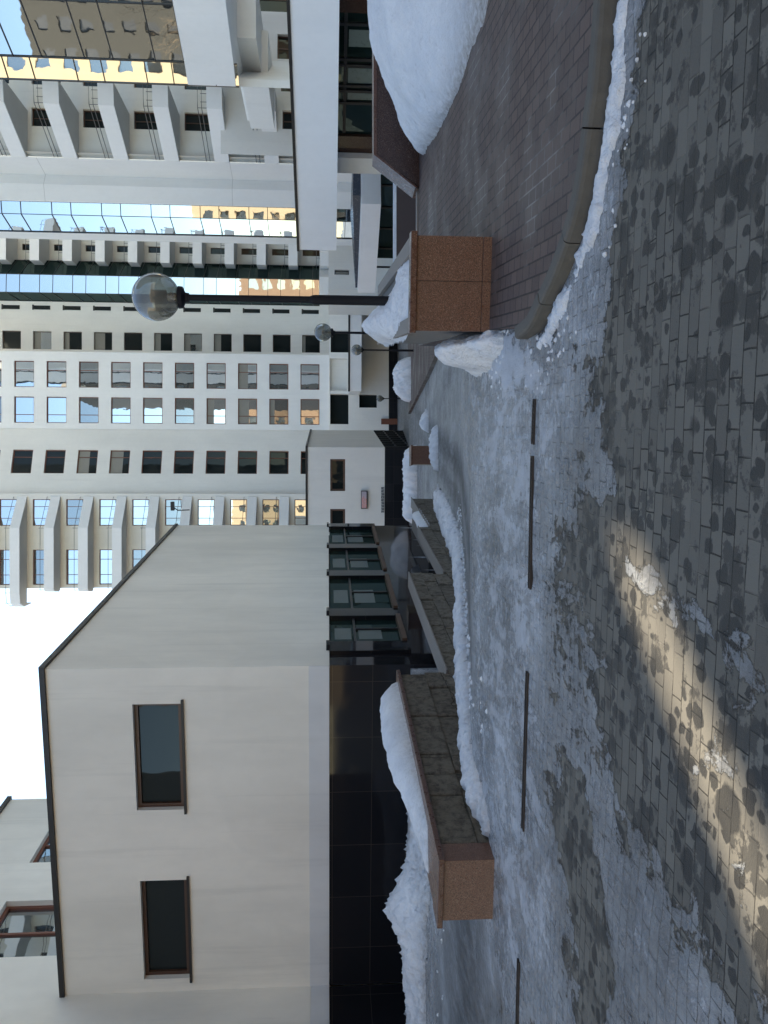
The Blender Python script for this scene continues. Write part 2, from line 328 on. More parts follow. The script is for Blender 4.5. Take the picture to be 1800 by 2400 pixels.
# ------------------------------------------------------------------ mesh builder
class MB:
    def __init__(s): s.v = []; s.f = []; s.mi = []; s.mats = []; s.cur = 0
    def quad(s, a, b, c, d):
        n = len(s.v); s.v += [tuple(a), tuple(b), tuple(c), tuple(d)]; s.f.append((n, n + 1, n + 2, n + 3)); return s
    def poly(s, pts):
        n = len(s.v); s.v += [tuple(p) for p in pts]; s.f.append(tuple(range(n, n + len(pts)))); return s
    def prism(s, foot, z0, z1):
        # foot: list of (x, y), either way round; z0/z1 number or list per point
        if sum(foot[i][0] * foot[(i + 1) % len(foot)][1] - foot[(i + 1) % len(foot)][0] * foot[i][1] for i in range(len(foot))) < 0:
            foot = foot[::-1]
            if isinstance(z0, (list, tuple)): z0 = z0[::-1]
            if isinstance(z1, (list, tuple)): z1 = z1[::-1]
        k = len(foot); n = len(s.v)
        g0 = z0 if isinstance(z0, (list, tuple)) else [z0] * k
        g1 = z1 if isinstance(z1, (list, tuple)) else [z1] * k
        s.v += [(x, y, z) for (x, y), z in zip(foot, g0)] + [(x, y, z) for (x, y), z in zip(foot, g1)]
        s.f.append(tuple(n + i for i in range(k))[::-1]); s.f.append(tuple(n + k + i for i in range(k)))
        for i in range(k):
            j = (i + 1) % k; s.f.append((n + i, n + j, n + k + j, n + k + i))
        return s
    def box(s, x0, x1, y0, y1, z0, z1): return s.prism([(x0, y0), (x1, y0), (x1, y1), (x0, y1)], z0, z1)
    def obox(s, O, U, W, u0, u1, w0, w1, z0, z1):
        pts = [O + U * u + W * q for u, q in ((u0, w0), (u1, w0), (u1, w1), (u0, w1))]
        return s.prism([(p.x, p.y) for p in pts], z0, z1)
    def tube(s, pts, r, n=8):
        base = len(s.v); k = len(pts)
        for i, p in enumerate(pts):
            p = Vector(p); d = (Vector(pts[min(i + 1, k - 1)]) - Vector(pts[max(i - 1, 0)])).normalized()
            u = d.orthogonal().normalized(); q = d.cross(u); rr = r[i] if isinstance(r, (list, tuple)) else r
            if i and True:
                pass
            for j in range(n):
                t = 2 * math.pi * j / n; s.v.append(tuple(p + (u * math.cos(t) + q * math.sin(t)) * rr))
        for i in range(k - 1):
            for j in range(n):
                a = base + i * n + j; b2 = base + i * n + (j + 1) % n
                s.f.append((a, b2, b2 + n, a + n))
        s.f.append(tuple(base + j for j in range(n))[::-1]); s.f.append(tuple(base + (k - 1) * n + j for j in range(n)))
        return s
    def lathe(s, prof, n=32, c=(0, 0)):
        base = len(s.v)
        for (r, z) in prof:
            for j in range(n):
                t = 2 * math.pi * j / n; s.v.append((c[0] + r * math.cos(t), c[1] + r * math.sin(t), z))
        for i in range(len(prof) - 1):
            for j in range(n):
                a = base + i * n + j; b2 = base + i * n + (j + 1) % n
                s.f.append((a, b2, b2 + n, a + n))
        return s
    def build(s, name, mat, parent=None, smooth=False, bevel=0, origin=None):
        o_ = Vector(origin) if origin is not None else Vector((0, 0, 0))
        vs = [(x - o_.x, y - o_.y, z - o_.z) for x, y, z in s.v]
        me = bpy.data.meshes.new(name); me.from_pydata(vs, [], s.f); me.validate()
        me.materials.append(mat)
        if smooth: me.shade_smooth()
        o = bpy.data.objects.new(name, me); COL.objects.link(o)
        if origin is not None and parent is None: o.location = o_
        if parent is not None: o.parent = parent
        if bevel:
            md = o.modifiers.new('bevel', 'BEVEL'); md.width = bevel; md.segments = 2; md.limit_method = 'ANGLE'
        return o
def thing(name, label, cat, group=None):
    o = bpy.data.objects.new(name, None); COL.objects.link(o); o.empty_display_size = 0.3
    return tag(o, label, cat, group)
def tag(o, label=None, cat=None, group=None, kind=None):
    if label: o['label'] = label
    if cat: o['category'] = cat
    if group: o['group'] = group
    if kind: o['kind'] = kind
    return o

UPZ = Vector((0, 0, 1))
def wall_holes(mb, O, U, Nrm, u0, u1, z0, z1, holes, depth):
    """front skin on plane through O (axis U, up) with openings, and their reveals going in by depth"""
    us = sorted(set([u0, u1] + [h[0] for h in holes] + [h[1] for h in holes])); us = [u for u in us if u0 <= u <= u1]
    zs = sorted(set([z0, z1] + [h[2] for h in holes] + [h[3] for h in holes])); zs = [z for z in zs if z0 <= z <= z1]
    Q = lambda u, z, d=0.0: O + U * u + UPZ * z - Nrm * d
    for i in range(len(us) - 1):
        for j in range(len(zs) - 1):
            cu, cz = (us[i] + us[i + 1]) / 2, (zs[j] + zs[j + 1]) / 2
            if any(h[0] < cu < h[1] and h[2] < cz < h[3] for h in holes): continue
            mb.quad(Q(us[i], zs[j]), Q(us[i + 1], zs[j]), Q(us[i + 1], zs[j + 1]), Q(us[i], zs[j + 1]))
    for (a, b, c, d) in holes:
        a, b, c, d = max(a, u0), min(b, u1), max(c, z0), min(d, z1)
        mb.quad(Q(a, c), Q(b, c), Q(b, c, depth), Q(a, c, depth)); mb.quad(Q(a, d), Q(b, d), Q(b, d, depth), Q(a, d, depth))
        mb.quad(Q(a, c), Q(a, d), Q(a, d, depth), Q(a, c, depth)); mb.quad(Q(b, c), Q(b, d), Q(b, d, depth), Q(b, c, depth))
WRND = random.Random(99)
def window(parent, O, U, Nrm, hole, depth, frame=0.07, fm='brown', gm='glass_mid', mull=(), trans=(), sill=None, label=None, blinds=0):
    """window = frame mesh (part) with pane (sub-part) set in the opening; returns frame object"""
    a, b, c, d = hole; B = O - Nrm * (depth - 0.002)
    mb = MB(); W = Nrm; t = 0.06
    def bar(u0, u1, z0, z1, th=t): mb.obox(B, U, W, u0, u1, -0.03, th, z0, z1)
    bar(a, b, c, c + frame); bar(a, b, d - frame, d); bar(a, a + frame, c + frame, d - frame); bar(b - frame, b, c + frame, d - frame)
    for q in mull: bar(a + (b - a) * q - frame * .4, a + (b - a) * q + frame * .4, c + frame, d - frame, t * .8)
    for q in trans: bar(a + frame, b - frame, c + (d - c) * q - frame * .4, c + (d - c) * q + frame * .4, t * .7)
    o = mb.build('window', M[fm], parent)
    pn = MB(); pn.obox(B, U, W, a + frame * .5, b - frame * .5, -0.012, 0.004, c + frame * .5, d - frame * .5)
    pn.build('pane', M[gm], o)
    if blinds and WRND.random() < blinds:
        fr_ = WRND.uniform(.15, .7); bl = MB(); bl.obox(B, U, W, a + frame, b - frame, .006, .010, d - frame - (d - c - 2 * frame) * fr_, d - frame); bl.build('blind', M['roller'], o)
    if sill:
        sl = MB(); sl.obox(O, U, W, a - 0.08, b + 0.08, -depth, sill, c - 0.05, c - 0.003); sl.build('sill', M['trim'], o)
    if label: o['label'] = label
    return o

# ------------------------------------------------------------------ ground
def gz(x, y):
    x = np.asarray(x, float); y = np.asarray(y, float)
    def S(t, k=0.6): return np.where(t > k, t - k / 2, np.where(t > 0, t * t / (2 * k), 0))
    z = -0.147 * S(y - 8.8) + 0.087 * S(y - 18.0, 2.0) + 0.06 * S(y - 88, 6)
    dx, dy = x - C0.x, y - C0.y
    a = dx * R2.x + dy * R2.y; b = dx * F2.x + dy * F2.y
    upper = np.where(b < -3.35, 0.0, np.where(a > -0.05, -3.6, 0.0))
    upper = np.where(b > 14.5, z, upper)
    wgt = sm(0.78, 0.95, a)
    return z * wgt + upper * (1 - wgt)
def inpoly(px, py, poly):
    inside = np.zeros(px.shape, bool); n = len(poly)
    for i in range(n):
        x0, y0 = poly[i]; x1, y1 = poly[(i + 1) % n]
        c = ((y0 > py) != (y1 > py)); xx = (x1 - x0) * (py - y0) / ((y1 - y0) if y1 != y0 else 1e-9) + x0
        inside ^= c & (px < xx)
    return inside
def sdf(px, py, poly):
    d = np.full(px.shape, 1e9); n = len(poly)
    for i in range(n):
        ax, ay = poly[i]; bx, by = poly[(i + 1) % n]; ex, ey = bx - ax, by - ay
        t = np.clip(((px - ax) * ex + (py - ay) * ey) / (ex * ex + ey * ey + 1e-12), 0, 1)
        d = np.minimum(d, np.hypot(px - ax - t * ex, py - ay - t * ey))
    return np.where(inpoly(px, py, poly), d, -d)
class VN:       # smooth value noise
    def __init__(s, seed): s.t = np.random.RandomState(seed).rand(256, 256)
    def one(s, x, y):
        xi, yi = np.floor(x).astype(int), np.floor(y).astype(int); fx, fy = x - xi, y - yi
        fx = fx * fx * (3 - 2 * fx); fy = fy * fy * (3 - 2 * fy); t = s.t; a, b = xi % 256, yi % 256; a1, b1 = (xi + 1) % 256, (yi + 1) % 256
        return (t[a, b] * (1 - fx) + t[a1, b] * fx) * (1 - fy) + (t[a, b1] * (1 - fx) + t[a1, b1] * fx) * fy
    def f(s, x, y, sc=1.0, o=4):
        r = 0; am = 0.5; k = sc
        for _ in range(o): r = r + am * (s.one(x * k + 17.3 * _, y * k + 5.1 * _) - 0.5); am *= 0.5; k *= 2.03
        return r      # about -0.5..0.5
vn = VN(3)

def G_(V, y): return G(2400 - y * 1.085, V * 1.085)      # from the turned picture as displayed (x, y)
ice_polys = [  # (value, edge softness m, [(display x, display y)...])
    (0.80, 0.45, [(960, 690), (1235, 700), (1268, 800), (1262, 900), (1240, 1000), (1238, 1100), (1185, 1180), (1190, 1260), (1198, 1300), (1185, 1400), (1190, 1500), (1200, 1600), (1190, 1700), (1190, 1800), (1215, 1900), (1225, 2000), (1240, 2100), (1250, 2260), (900, 2260), (900, 690)]),
    (0.98, 0.10, [(1085, 715), (1150, 760), (1180, 800), (1150, 850), (1060, 850), (960, 800), (960, 720)]),
    (0.70, 0.10, [(1120, 700), (1160, 640), (1195, 570), (1235, 440), (1270, 320), (1310, 100), (1345, -60), (1400, -60), (1385, 100), (1390, 250), (1350, 350), (1330, 480), (1320, 640), (1290, 760), (1260, 800)]),
    (0.97, 0.05, [(1100, 730), (1150, 700), (1180, 640), (1215, 560), (1245, 470), (1265, 400), (1290, 320), (1300, 250), (1325, 180), (1315, 290), (1290, 400), (1265, 480), (1240, 570), (1215, 640), (1195, 720)]),
    (0.46, 0.30, [(1190, 1250), (1260, 1300), (1300, 1420), (1340, 1560), (1340, 1800), (1350, 2000), (1350, 2260), (1180, 2260), (1180, 1700)]),
    (0.62, 0.20, [(1320, 1690), (1370, 1720), (1430, 1830), (1480, 1930), (1560, 2060), (1640, 2200), (1660, 2300), (1290, 2300), (1310, 2150), (1330, 2000), (1330, 1850)]),
    (0.60, 0.12, [(1250, 1640), (1330, 1600), (1350, 1760), (1400, 1800), (1450, 1900), (1480, 1960), (1540, 2040), (1600, 2120), (1640, 2240), (1200, 2260), (1300, 2120), (1280, 2000), (1290, 1900), (1250, 1800)]),
    (0.44, 0.22, [(1330, 1190), (1380, 1230), (1470, 1290), (1520, 1260), (1545, 1330), (1600, 1350), (1640, 1440), (1620, 1500), (1560, 1460), (1520, 1390), (1440, 1340), (1380, 1290), (1340, 1240)]),
    (0.40, 0.25, [(1440, 1560), (1500, 1500), (1545, 1600), (1590, 1700), (1620, 1800), (1600, 1900), (1560, 1800), (1500, 1700)]),
    (0.52, 0.10, [(1240, 860), (1300, 880), (1330, 960), (1340, 1060), (1300, 1100), (1260, 1060), (1240, 960)]),
    (0.50, 0.10, [(1230, 1430), (1290, 1460), (1310, 1560), (1260, 1600), (1210, 1520)]),
]
bare_polys = [
    (0.85, 0.15, [(1215, 1640), (1255, 1660), (1275, 1760), (1290, 1900), (1310, 2000), (1330, 2120), (1290, 2240), (1250, 2240), (1255, 2100), (1235, 2000), (1225, 1900), (1200, 1780)]),
    (0.75, 0.15, [(1290, 1470), (1370, 1500), (1400, 1600), (1400, 1700), (1340, 1700), (1300, 1600)]),
]
def build_ground():
    def axis(fine0, fine1, step, lo, hi, g=1.09):
        a = list(np.arange(fine0, fine1, step)); s = step; x = fine0
        left = []
        while x > lo: s *= g; x -= s; left.append(x)
        s = step; x = a[-1]; right = []
        while x < hi: s *= g; x += s; right.append(x)
        return np.array(left[::-1] + a + right)
    xs = axis(-5.2, 3.6, 0.04, -260, 260); ys = axis(2.2, 9.6, 0.04, -160, 400, 1.05)
    Xg, Yg = np.meshgrid(xs, ys); Zg = gz(Xg, Yg)
    ice = np.zeros(Xg.shape); nz = vn.f(Xg, Yg, 2.2, 5); nzf = vn.f(Xg + 3, Yg * .7, 6.5, 5)
    near = (Yg < 9.7) & (Yg > 1) & (abs(Xg) < 8)
    for val, soft, pl in ice_polys:
        wp = [G_(*q) for q in pl]
        d = np.full(Xg.shape, -9.0); d[near] = sdf(Xg[near], Yg[near], wp)
        ice = np.maximum(ice, val * sm(-soft * 1.5, soft * 1.5, d + nz * 0.5 * (soft / 0.15) ** 0.3 + nzf * .35))
    for val, soft, pl in bare_polys:
        wp = [G_(*q) for q in pl]
        d = np.full(Xg.shape, -9.0); d[near] = sdf(Xg[near], Yg[near], wp)
        ice = ice * (1 - val * sm(-soft, soft, d + nz * 0.3))
    far = sm(7.5, 9.5, Yg); ice = ice * (1 - far) + far * (0.66 + 0.35 * nz)
    ice = np.clip(ice, 0, 1)
    # wheel-worn wet strip down the ramp, and a worn strip left of the granite box
    wet = np.zeros(Xg.shape)
    dx, dy = Xg - C0.x, Yg - C0.y; a = dx * R2.x + dy * R2.y; b = dx * F2.x + dy * F2.y
    wet = np.maximum(wet, sm(9.0, 11.0, Yg) * np.exp(-((a - 3.4) / 0.55) ** 2) * 0.95)
    wet = np.maximum(wet, sm(8.6, 9.6, Yg) * np.exp(-((a - 2.6) / 0.45) ** 2) * 0.8)
    wet = np.maximum(wet, sm(10.0, 14.0, Yg) * np.exp(-((a - 7.0) / 0.9) ** 2) * 0.7)
    wet = np.maximum(wet, sm(13.0, 22.0, Yg) * np.clip(.35 + 1.6 * vn.f(Xg * .9, Yg * .25, 1.0, 4), 0, 1) * .8)
    wet = np.maximum(wet, np.exp(-((Yg - 9.6) / 1.6) ** 2) * (1 - sm(-4.6, -3.9, Xg)) * 0.95)
    wet = np.maximum(wet, sm(28, 40, Yg) * 0.75)
    Zg = Zg + near * 0.016 * sm(0.3, 0.75, ice + nz * 0.6) + near * nz * 0.01
    V = np.stack([Xg, Yg, Zg], -1).reshape(-1, 3); ny, nx = Xg.shape
    idx = np.arange(ny * nx).reshape(ny, nx)
    F = np.stack([idx[:-1, :-1], idx[:-1, 1:], idx[1:, 1:], idx[1:, :-1]], -1).reshape(-1, 4)
    me = bpy.data.meshes.new('road'); me.from_pydata(V.tolist(), [], F.tolist()); me.shade_smooth()
    for nm, arr in (('ice', ice), ('wet', wet)):
        at = me.attributes.new(nm, 'FLOAT', 'POINT'); at.data.foreach_set('value', arr.reshape(-1).astype(np.float32))
    me.materials.append(M['road'])
    o = bpy.data.objects.new('road', me); COL.objects.link(o); tag(o, kind='structure'); return o
build_ground()

# ---- pavement on the right, a raised flat plaza with a kerb along the road
kerb_disp = [(1285, 0), (1262, 250), (1235, 430), (1195, 560), (1160, 640), (1138, 685), (1112, 707)]
kin = [G(2400 - y * 1.085, v * 1.085, 0.12) for v, y in kerb_disp]
kin = [(kin[0][0] + 3.2, kin[0][1] - 0.75)] + kin
# smooth the curve
def catmull(pts, k=8):
    out = []
    for i in range(len(pts) - 1):
        p0 = pts[max(i - 1, 0)]; p1 = pts[i]; p2 = pts[i + 1]; p3 = pts[min(i + 2, len(pts) - 1)]
        for j in range(k):
            t = j / k
            out.append(tuple(0.5 * ((2 * p1[c]) + (-p0[c] + p2[c]) * t + (2 * p0[c] - 5 * p1[c] + 4 * p2[c] - p3[c]) * t * t + (-p0[c] + 3 * p1[c] - 3 * p2[c] + p3[c]) * t ** 3) for c in (0, 1)))
    out.append(pts[-1]); return out
kin = catmull(kin)
def offset(pl, d):
    out = []
    for i, p in enumerate(pl):
        q0 = pl[max(i - 1, 0)]; q1 = pl[min(i + 1, len(pl) - 1)]; tx, ty = q1[0] - q0[0], q1[1] - q0[1]; l = math.hypot(tx, ty)
        out.append((p[0] - ty / l * d, p[1] + tx / l * d))
    return out
kout = offset(kin, 0.095)
PY = 13.5
PLc = G(1622, 1177)                      # near left corner of the planter
left_far = (PLc[0] + 0.178 * (PY - PLc[1]), PY)
pav_poly = kin + [(PLc[0] + .02, PLc[1] + .02), left_far, (26, PY), (26, kin[0][1])]
mb = MB(); mb.prism(pav_poly, -0.3, 0.121); o = mb.build('pavement', M['pavement']); tag(o, kind='structure')
kb = thing('kerb', 'worn concrete kerb curving around the brown pavement to the granite planter', 'kerb')
run = 0.0; seg = [0]; 
cut = []
acc = 0
start = 0
for i in range(1, len(kin)):
    acc += math.dist(kin[i], kin[i - 1])
    if acc > 0.62 or i == len(kin) - 1:
        cut.append((start, i)); start = i; acc = 0
for s0, s1 in cut:
    mb = MB()
    sub_i = kin[s0:s1 + 1]; sub_o = kout[s0:s1 + 1]
    # pull the joints apart 6 mm
    def pull(pl):
        pl = [list(p) for p in pl]; d0 = math.dist(pl[0], pl[1]); d1 = math.dist(pl[-1], pl[-2])
        for c in (0, 1): pl[0][c] += (pl[1][c] - pl[0][c]) * 0.005 / d0; pl[-1][c] += (pl[-2][c] - pl[-1][c]) * 0.005 / d1
        return [tuple(p) for p in pl]
    sub_i, sub_o = pull(sub_i), pull(sub_o); n = len(sub_i); base = len(mb.v)
    hk = 0.128 + random.uniform(-.004, .004)
    prof = lambda pi, po: [(*pi, -0.2), (*pi, hk), (pi[0] + (po[0] - pi[0]) * .78, pi[1] + (po[1] - pi[1]) * .78, hk - .003), (pi[0] + (po[0] - pi[0]) * .93, pi[1] + (po[1] - pi[1]) * .93, hk - .014), (*po, hk - .035), (*po, -0.2)]
    for pi, po in zip(sub_i, sub_o): mb.v += prof(pi, po)
    for i in range(n - 1):
        for j in range(5): mb.f.append((base + i * 6 + j, base + i * 6 + j + 1, base + (i + 1) * 6 + j + 1, base + (i + 1) * 6 + j))
    mb.f.append(tuple(base + j for j in range(6))); mb.f.append(tuple(base + (n - 1) * 6 + j for j in range(6))[::-1])
    mb.build('kerb_stone', M['kerb'], kb)
mb = MB(); mb.box(left_far[0] + .9, 26, PY + .002, PY + .16, -1.2, 0.15); mb.build('edging', M['kerb_far'], kb)

# ------------------------------------------------------------------ snow
def snow_obj(name, poly, hfun, base, step, label=None, cat=None, group=None, edge=0.25, amp=0.05, seed=0, dirt=0.0, kind=None, rug=0.1, mat='snow', fr=2.5, lump=1.0):
    xs = np.arange(min(p[0] for p in poly) - .3, max(p[0] for p in poly) + .3, step)
    ys = np.arange(min(p[1] for p in poly) - .3, max(p[1] for p in poly) + .3, step)
    Xg, Yg = np.meshgrid(xs, ys); d = sdf(Xg, Yg, poly)
    n1 = vn.f(Xg + seed * 3.7, Yg + seed, fr, 5); n2 = vn.f(Xg + seed, Yg + 9 + seed, fr * 3.4, 4)
    d = d + n1 * rug * 2 + n2 * rug + vn.f(Xg + 2, Yg + seed, fr * 9, 4) * rug * .9
    prof = np.sqrt(np.clip(d / edge, 0, 1) * (2 - np.clip(d / edge, 0, 1)))
    H = hfun(Xg, Yg) if callable(hfun) else hfun
    B = base(Xg, Yg) if callable(base) else np.full(Xg.shape, float(base))
    n3 = vn.f(Xg * 1.0 + seed, Yg + 3, fr * 9, 4); n4 = np.abs(vn.f(Xg + 7 + seed, Yg + 1, fr * 4.5, 4))
    Zg = B - 0.04 + (H + 0.04) * prof + prof * (n1 * amp * 2 + n2 * amp * 1.3 + n3 * amp * 1.1 * lump + n4 * amp * 1.6 * lump)
    Zg = np.where(d < 0, B - 0.04, Zg)
    keep = d > -step * 1.6
    ny, nx = Xg.shape; idx = -np.ones(ny * nx, int); fl = keep.reshape(-1); idx[fl] = np.arange(fl.sum()); idx = idx.reshape(ny, nx)
    q = np.stack([idx[:-1, :-1], idx[:-1, 1:], idx[1:, 1:], idx[1:, :-1]], -1).reshape(-1, 4); q = q[(q >= 0).all(1)]
    V = np.stack([Xg, Yg, Zg], -1).reshape(-1, 3)[fl]
    dm = np.clip(1.5 * dirt * np.exp(-np.clip(Zg - B, 0, 9) / .08), 0, 1).reshape(-1)[fl]
    me = bpy.data.meshes.new(name); me.from_pydata(V.tolist(), [], q.tolist()); me.shade_smooth()
    at = me.attributes.new('dirt', 'FLOAT', 'POINT'); at.data.foreach_set('value', dm.astype(np.float32))
    me.materials.append(M[mat]); o = bpy.data.objects.new(name, me); COL.objects.link(o)
    if kind: tag(o, label, cat, group, kind)
    else: tag(o, label, cat, group)
    return o
def crest(pts, wd, hmax):        # ridge height falling off from a polyline of (x, y, h)
    def f(x, y):
        H = np.zeros(x.shape)
        for (ax, ay, ah), (bx, by, bh) in zip(pts[:-1], pts[1:]):
            ex, ey = bx - ax, by - ay; t = np.clip(((x - ax) * ex + (y - ay) * ey) / (ex * ex + ey * ey), 0, 1)
            dd = np.hypot(x - ax - t * ex, y - ay - t * ey); H = np.maximum(H, (ah + (bh - ah) * t) * np.exp(-(dd / wd) ** 2))
        return H
    return f
def lxy(a, b): p = L(a, b); return (p.x, p.y)

# big mound on the pavement, right
snow_obj('snow_mound', [G(2036, 990, .12), G(2110, 1040, .12), G(2210, 1085, .12), G(2330, 1135, .12), G(2400, 1168, .12), (6.2, 6.6), (9.5, 6.2), (14, 9), (14, 13.3), (9, 13.3), (6.6, 13.4)],
         crest([(5.9, 12.6, .12), (6.35, 12.0, .62), (6.9, 11.2, .93), (7.6, 10.6, 1.08), (9, 10, 1.12), (12, 10, 1.1)], 2.2, 1.0), 0.121, 0.05,
         'large smooth white snow mound heaped on the brown pavement', 'snow mound', edge=1.5, amp=0.03, seed=1, dirt=0.85, rug=0.06, lump=.5)
# lump against the left side of the granite planter
snow_obj('snow_lump', [(PLc[0] - .06, PLc[1] - .22), (PLc[0] - .21, PLc[1] - .12), (PLc[0] - .22, PLc[1] + .5), (PLc[0] - .2, PLc[1] + 1.3), (PLc[0] + .22, PLc[1] + 1.3), (PLc[0] + .03, PLc[1] + .02)],
         crest([(PLc[0] - .14, PLc[1] + .1, .33), (PLc[0] - .1, PLc[1] + .5, .52), (PLc[0] + .05, PLc[1] + 1.1, .2)], .6, .5), gz, 0.025,
         'small bluish snow lump leaning on the side of the granite planter', 'snow heap', edge=0.2, amp=0.05, seed=5, rug=0.08)
# drift along the kerb
kd = offset(kin, 0.09); kd2 = offset(kin, 0.30)
i0 = [i for i, p in enumerate(kin) if p[0] < 3.35][0]
snow_obj('kerb_snow', kd[i0:] + kd2[i0:][::-1], .05, gz, 0.015, 'narrow ragged strip of white snow along the foot of the kerb', 'snow strip', edge=0.14, amp=0.016, seed=9, rug=0.12, fr=2.6, lump=.6, dirt=.25)
# long berm along the foot of the stone wall
snow_obj('snow_berm', [lxy(1.04, -7.6), lxy(1.35, -7.9), lxy(1.62, -6.6), lxy(1.75, -4), lxy(1.85, 0), lxy(1.95, 4), lxy(2.1, 8), lxy(2.0, 10.5), lxy(1.04, 10.5)],
         lambda x, y: 0.15 + 0.14 * vn.f(x, y, 1.1, 3), gz, 0.03, 'long off-white snow ridge along the foot of the stone wall', 'snow ridge', edge=0.42, amp=0.045, seed=11, rug=0.15, fr=3.5, dirt=.5)
# cover on the near stone wall planter, and bank against the black base
snow_obj('planter_snow', [lxy(.46, -7.5), lxy(1.0, -7.3), lxy(1.03, -3.4), lxy(.46, -3.4)],
         crest([(*lxy(.6, -6.9), .08), (*lxy(.6, -5.6), .26), (*lxy(.6, -4.6), .32), (*lxy(.6, -3.6), .30)], .8, .3), .53, 0.03,
         'thick white snow cushion lying on top of the near stone wall', 'snow', edge=0.22, amp=0.02, seed=13, dirt=.5, rug=0.02)
snow_obj('snow_bank', [lxy(.42, -6.2), lxy(-.1, -6.4), lxy(-1.0, -4.6), lxy(-2.6, -3.6), lxy(-4.0, -3.2), lxy(-6.3, -3.8), lxy(-9, -5), lxy(-9, -1), lxy(-6.3, -.3), lxy(-.6, -.4), lxy(.42, -3.4)],
         crest([(*lxy(.2, -4.2), .42), (*lxy(-.9, -2.9), .16), (*lxy(-2.1, -2.3), .10), (*lxy(-3.0, -2.3), .14), (*lxy(-3.7, -2.2), .50), (*lxy(-4.3, -2.3), .28), (*lxy(-5.4, -2.6), .18), (*lxy(-8, -2.8), .2)], .7, .5), 0.0, 0.05,
         'lumpy ploughed snow bank in front of the black granite base', 'snow bank', edge=0.7, amp=0.12, seed=17, rug=0.16, fr=3.2, dirt=.7)

# loose crumbs of ice and snow
rc = random.Random(12); cm = MB()
def crumb(x, y, r, z0=None):
    z = float(gz(x, y)) if z0 is None else z0; n = len(cm.v); k = 6
    ring = lambda rr, zz, ph: [(x + rr * math.cos(2 * math.pi * i / k + ph) * rc.uniform(.7, 1.25), y + rr * math.sin(2 * math.pi * i / k + ph) * rc.uniform(.7, 1.25), zz) for i in range(k)]
    ph = rc.random() * 6; cm.v += ring(r * .8, z - .004, ph) + ring(r, z + r * .5, ph + .2) + ring(r * .5, z + r * 1.1, ph + .4)
    for l in (0, 1):
        for i in range(k): j = (i + 1) % k; cm.f.append((n + l * k + i, n + l * k + j, n + (l + 1) * k + j, n + (l + 1) * k + i))
    cm.f.append(tuple(n + 2 * k + i for i in range(k)))
for _ in range(150):
    i = rc.randrange(i0, len(kin) - 1); q = offset(kin, rc.uniform(.16, .55))[i]; crumb(q[0] + rc.uniform(-.1, .1), q[1] + rc.uniform(-.06, .06), rc.choice([.006, .009, .012, .02]))
for _ in range(240):
    b_ = rc.uniform(-7.8, 4); q = L(1.75 + (b_ + 7.8) * .03 + abs(rc.gauss(0, .28)), b_); crumb(q.x, q.y, rc.choice([.008, .012, .016, .028]))
for _ in range(60): crumb(PLc[0] - abs(rc.gauss(.2, .25)), PLc[1] - rc.uniform(-.8, .5), rc.choice([.008, .014, .022]))
for _ in range(26): q = lxy(rc.uniform(-4.5, .3), -4.6 - abs(rc.gauss(0, .5))); crumb(q[0], q[1], rc.choice([.01, .014, .022]), 0)
o = cm.build('ice_crumbs', M['snow']); tag(o, 'scattered small crumbs of snow and ice on the paving', 'snow crumbs', kind='stuff')

# ------------------------------------------------------------------ retaining walls, planters
def retaining(name, b0, b1, ztop, zb, label, cap=True, end_box=False, snow=False):
    t = thing(name, label, 'stone wall', 'stepped stone walls along the ramp')
    mb = MB()
    k = 14; pts = []
    mb.obox(C0, R2, F2, .78 if b0 > -4 else .46, 1.035, b0, b1, zb, ztop)
    rs = random.Random(int(b0 * 10)); z = ztop
    while z > zb + .1:
        hz = rs.uniform(.26, .40); z0 = max(zb, z - hz); b = b0
        while b < b1 - .01:
            wb = rs.uniform(.40, .85); b_ = min(b1, b + wb); pr = rs.uniform(1.05, 1.10)
            q = [L(1.0, b + .006), L(pr - .012, b + .006), L(pr, b + .03), L(pr + rs.uniform(-.012, .012), (b + b_) / 2), L(pr, b_ - .03), L(pr - .012, b_ - .006), L(1.0, b_ - .006)]
            mb.prism([(v.x, v.y) for v in q], z0 + .006, z - .004); b = b_
        z = z0
    mb.build('wall_body', M['stone'], t)
    if cap == 'brown':
        c = MB(); c.obox(C0, R2, F2, .44, 1.125, b0 + .002, b1 - .002, ztop + .002, ztop + .055); c.build('coping', M['granite_cap'], t, bevel=.006)
    else:
        c = MB(); c.obox(C0, R2, F2, .76, 1.115, b0 + .002, b1 - .002, ztop + .002, ztop + .03); c.build('coping', M['kerb_far'], t, bevel=.004)
    return t
wt = retaining('stone_wall', -7.82, -3.2, .50, -.75, 'near stone wall with red granite end box and snow on top', 'brown')
mb = MB(); mb.obox(C0, R2, F2, .455, 1.085, -8.11, -7.822, -.1, .50); mb.build('end_box', M['granite'], wt, bevel=.004)
mb = MB(); mb.obox(C0, R2, F2, .40, 1.125, -8.15, -7.822, .502, .556); mb.build('end_coping', M['granite_cap'], wt, bevel=.006)
retaining('stone_wall', -3.198, 2.9, -.24, -2.0, 'stone wall one step down, its plain top beside the polished black wall', True)
retaining('stone_wall', 2.902, 8.3, -1.03, -2.6, 'stone wall two steps down, wedge shaped piece before the far corner', True)
w4 = retaining('stone_wall', 8.302, 13.5, -1.35, -3.0, 'farthest stone wall, lowest step with a snow cap', True)
snow_obj('wall_snow', [lxy(.74, 8.5), lxy(1.06, 8.5), lxy(1.06, 11.2), lxy(.74, 11.2)], .22, -1.33, .06, 'white wedge of snow on the farthest stone wall', 'snow', edge=.16, amp=.02, seed=21, rug=.02, dirt=.3)
mb = MB(); mb.obox(C0, R2, F2, -.02, .78, 8.45, 13.4, -3.4, -1.36); o = mb.build('planter_bed', M['bed_soil']); tag(o, 'earth bed behind the farthest stone wall', 'planter bed')

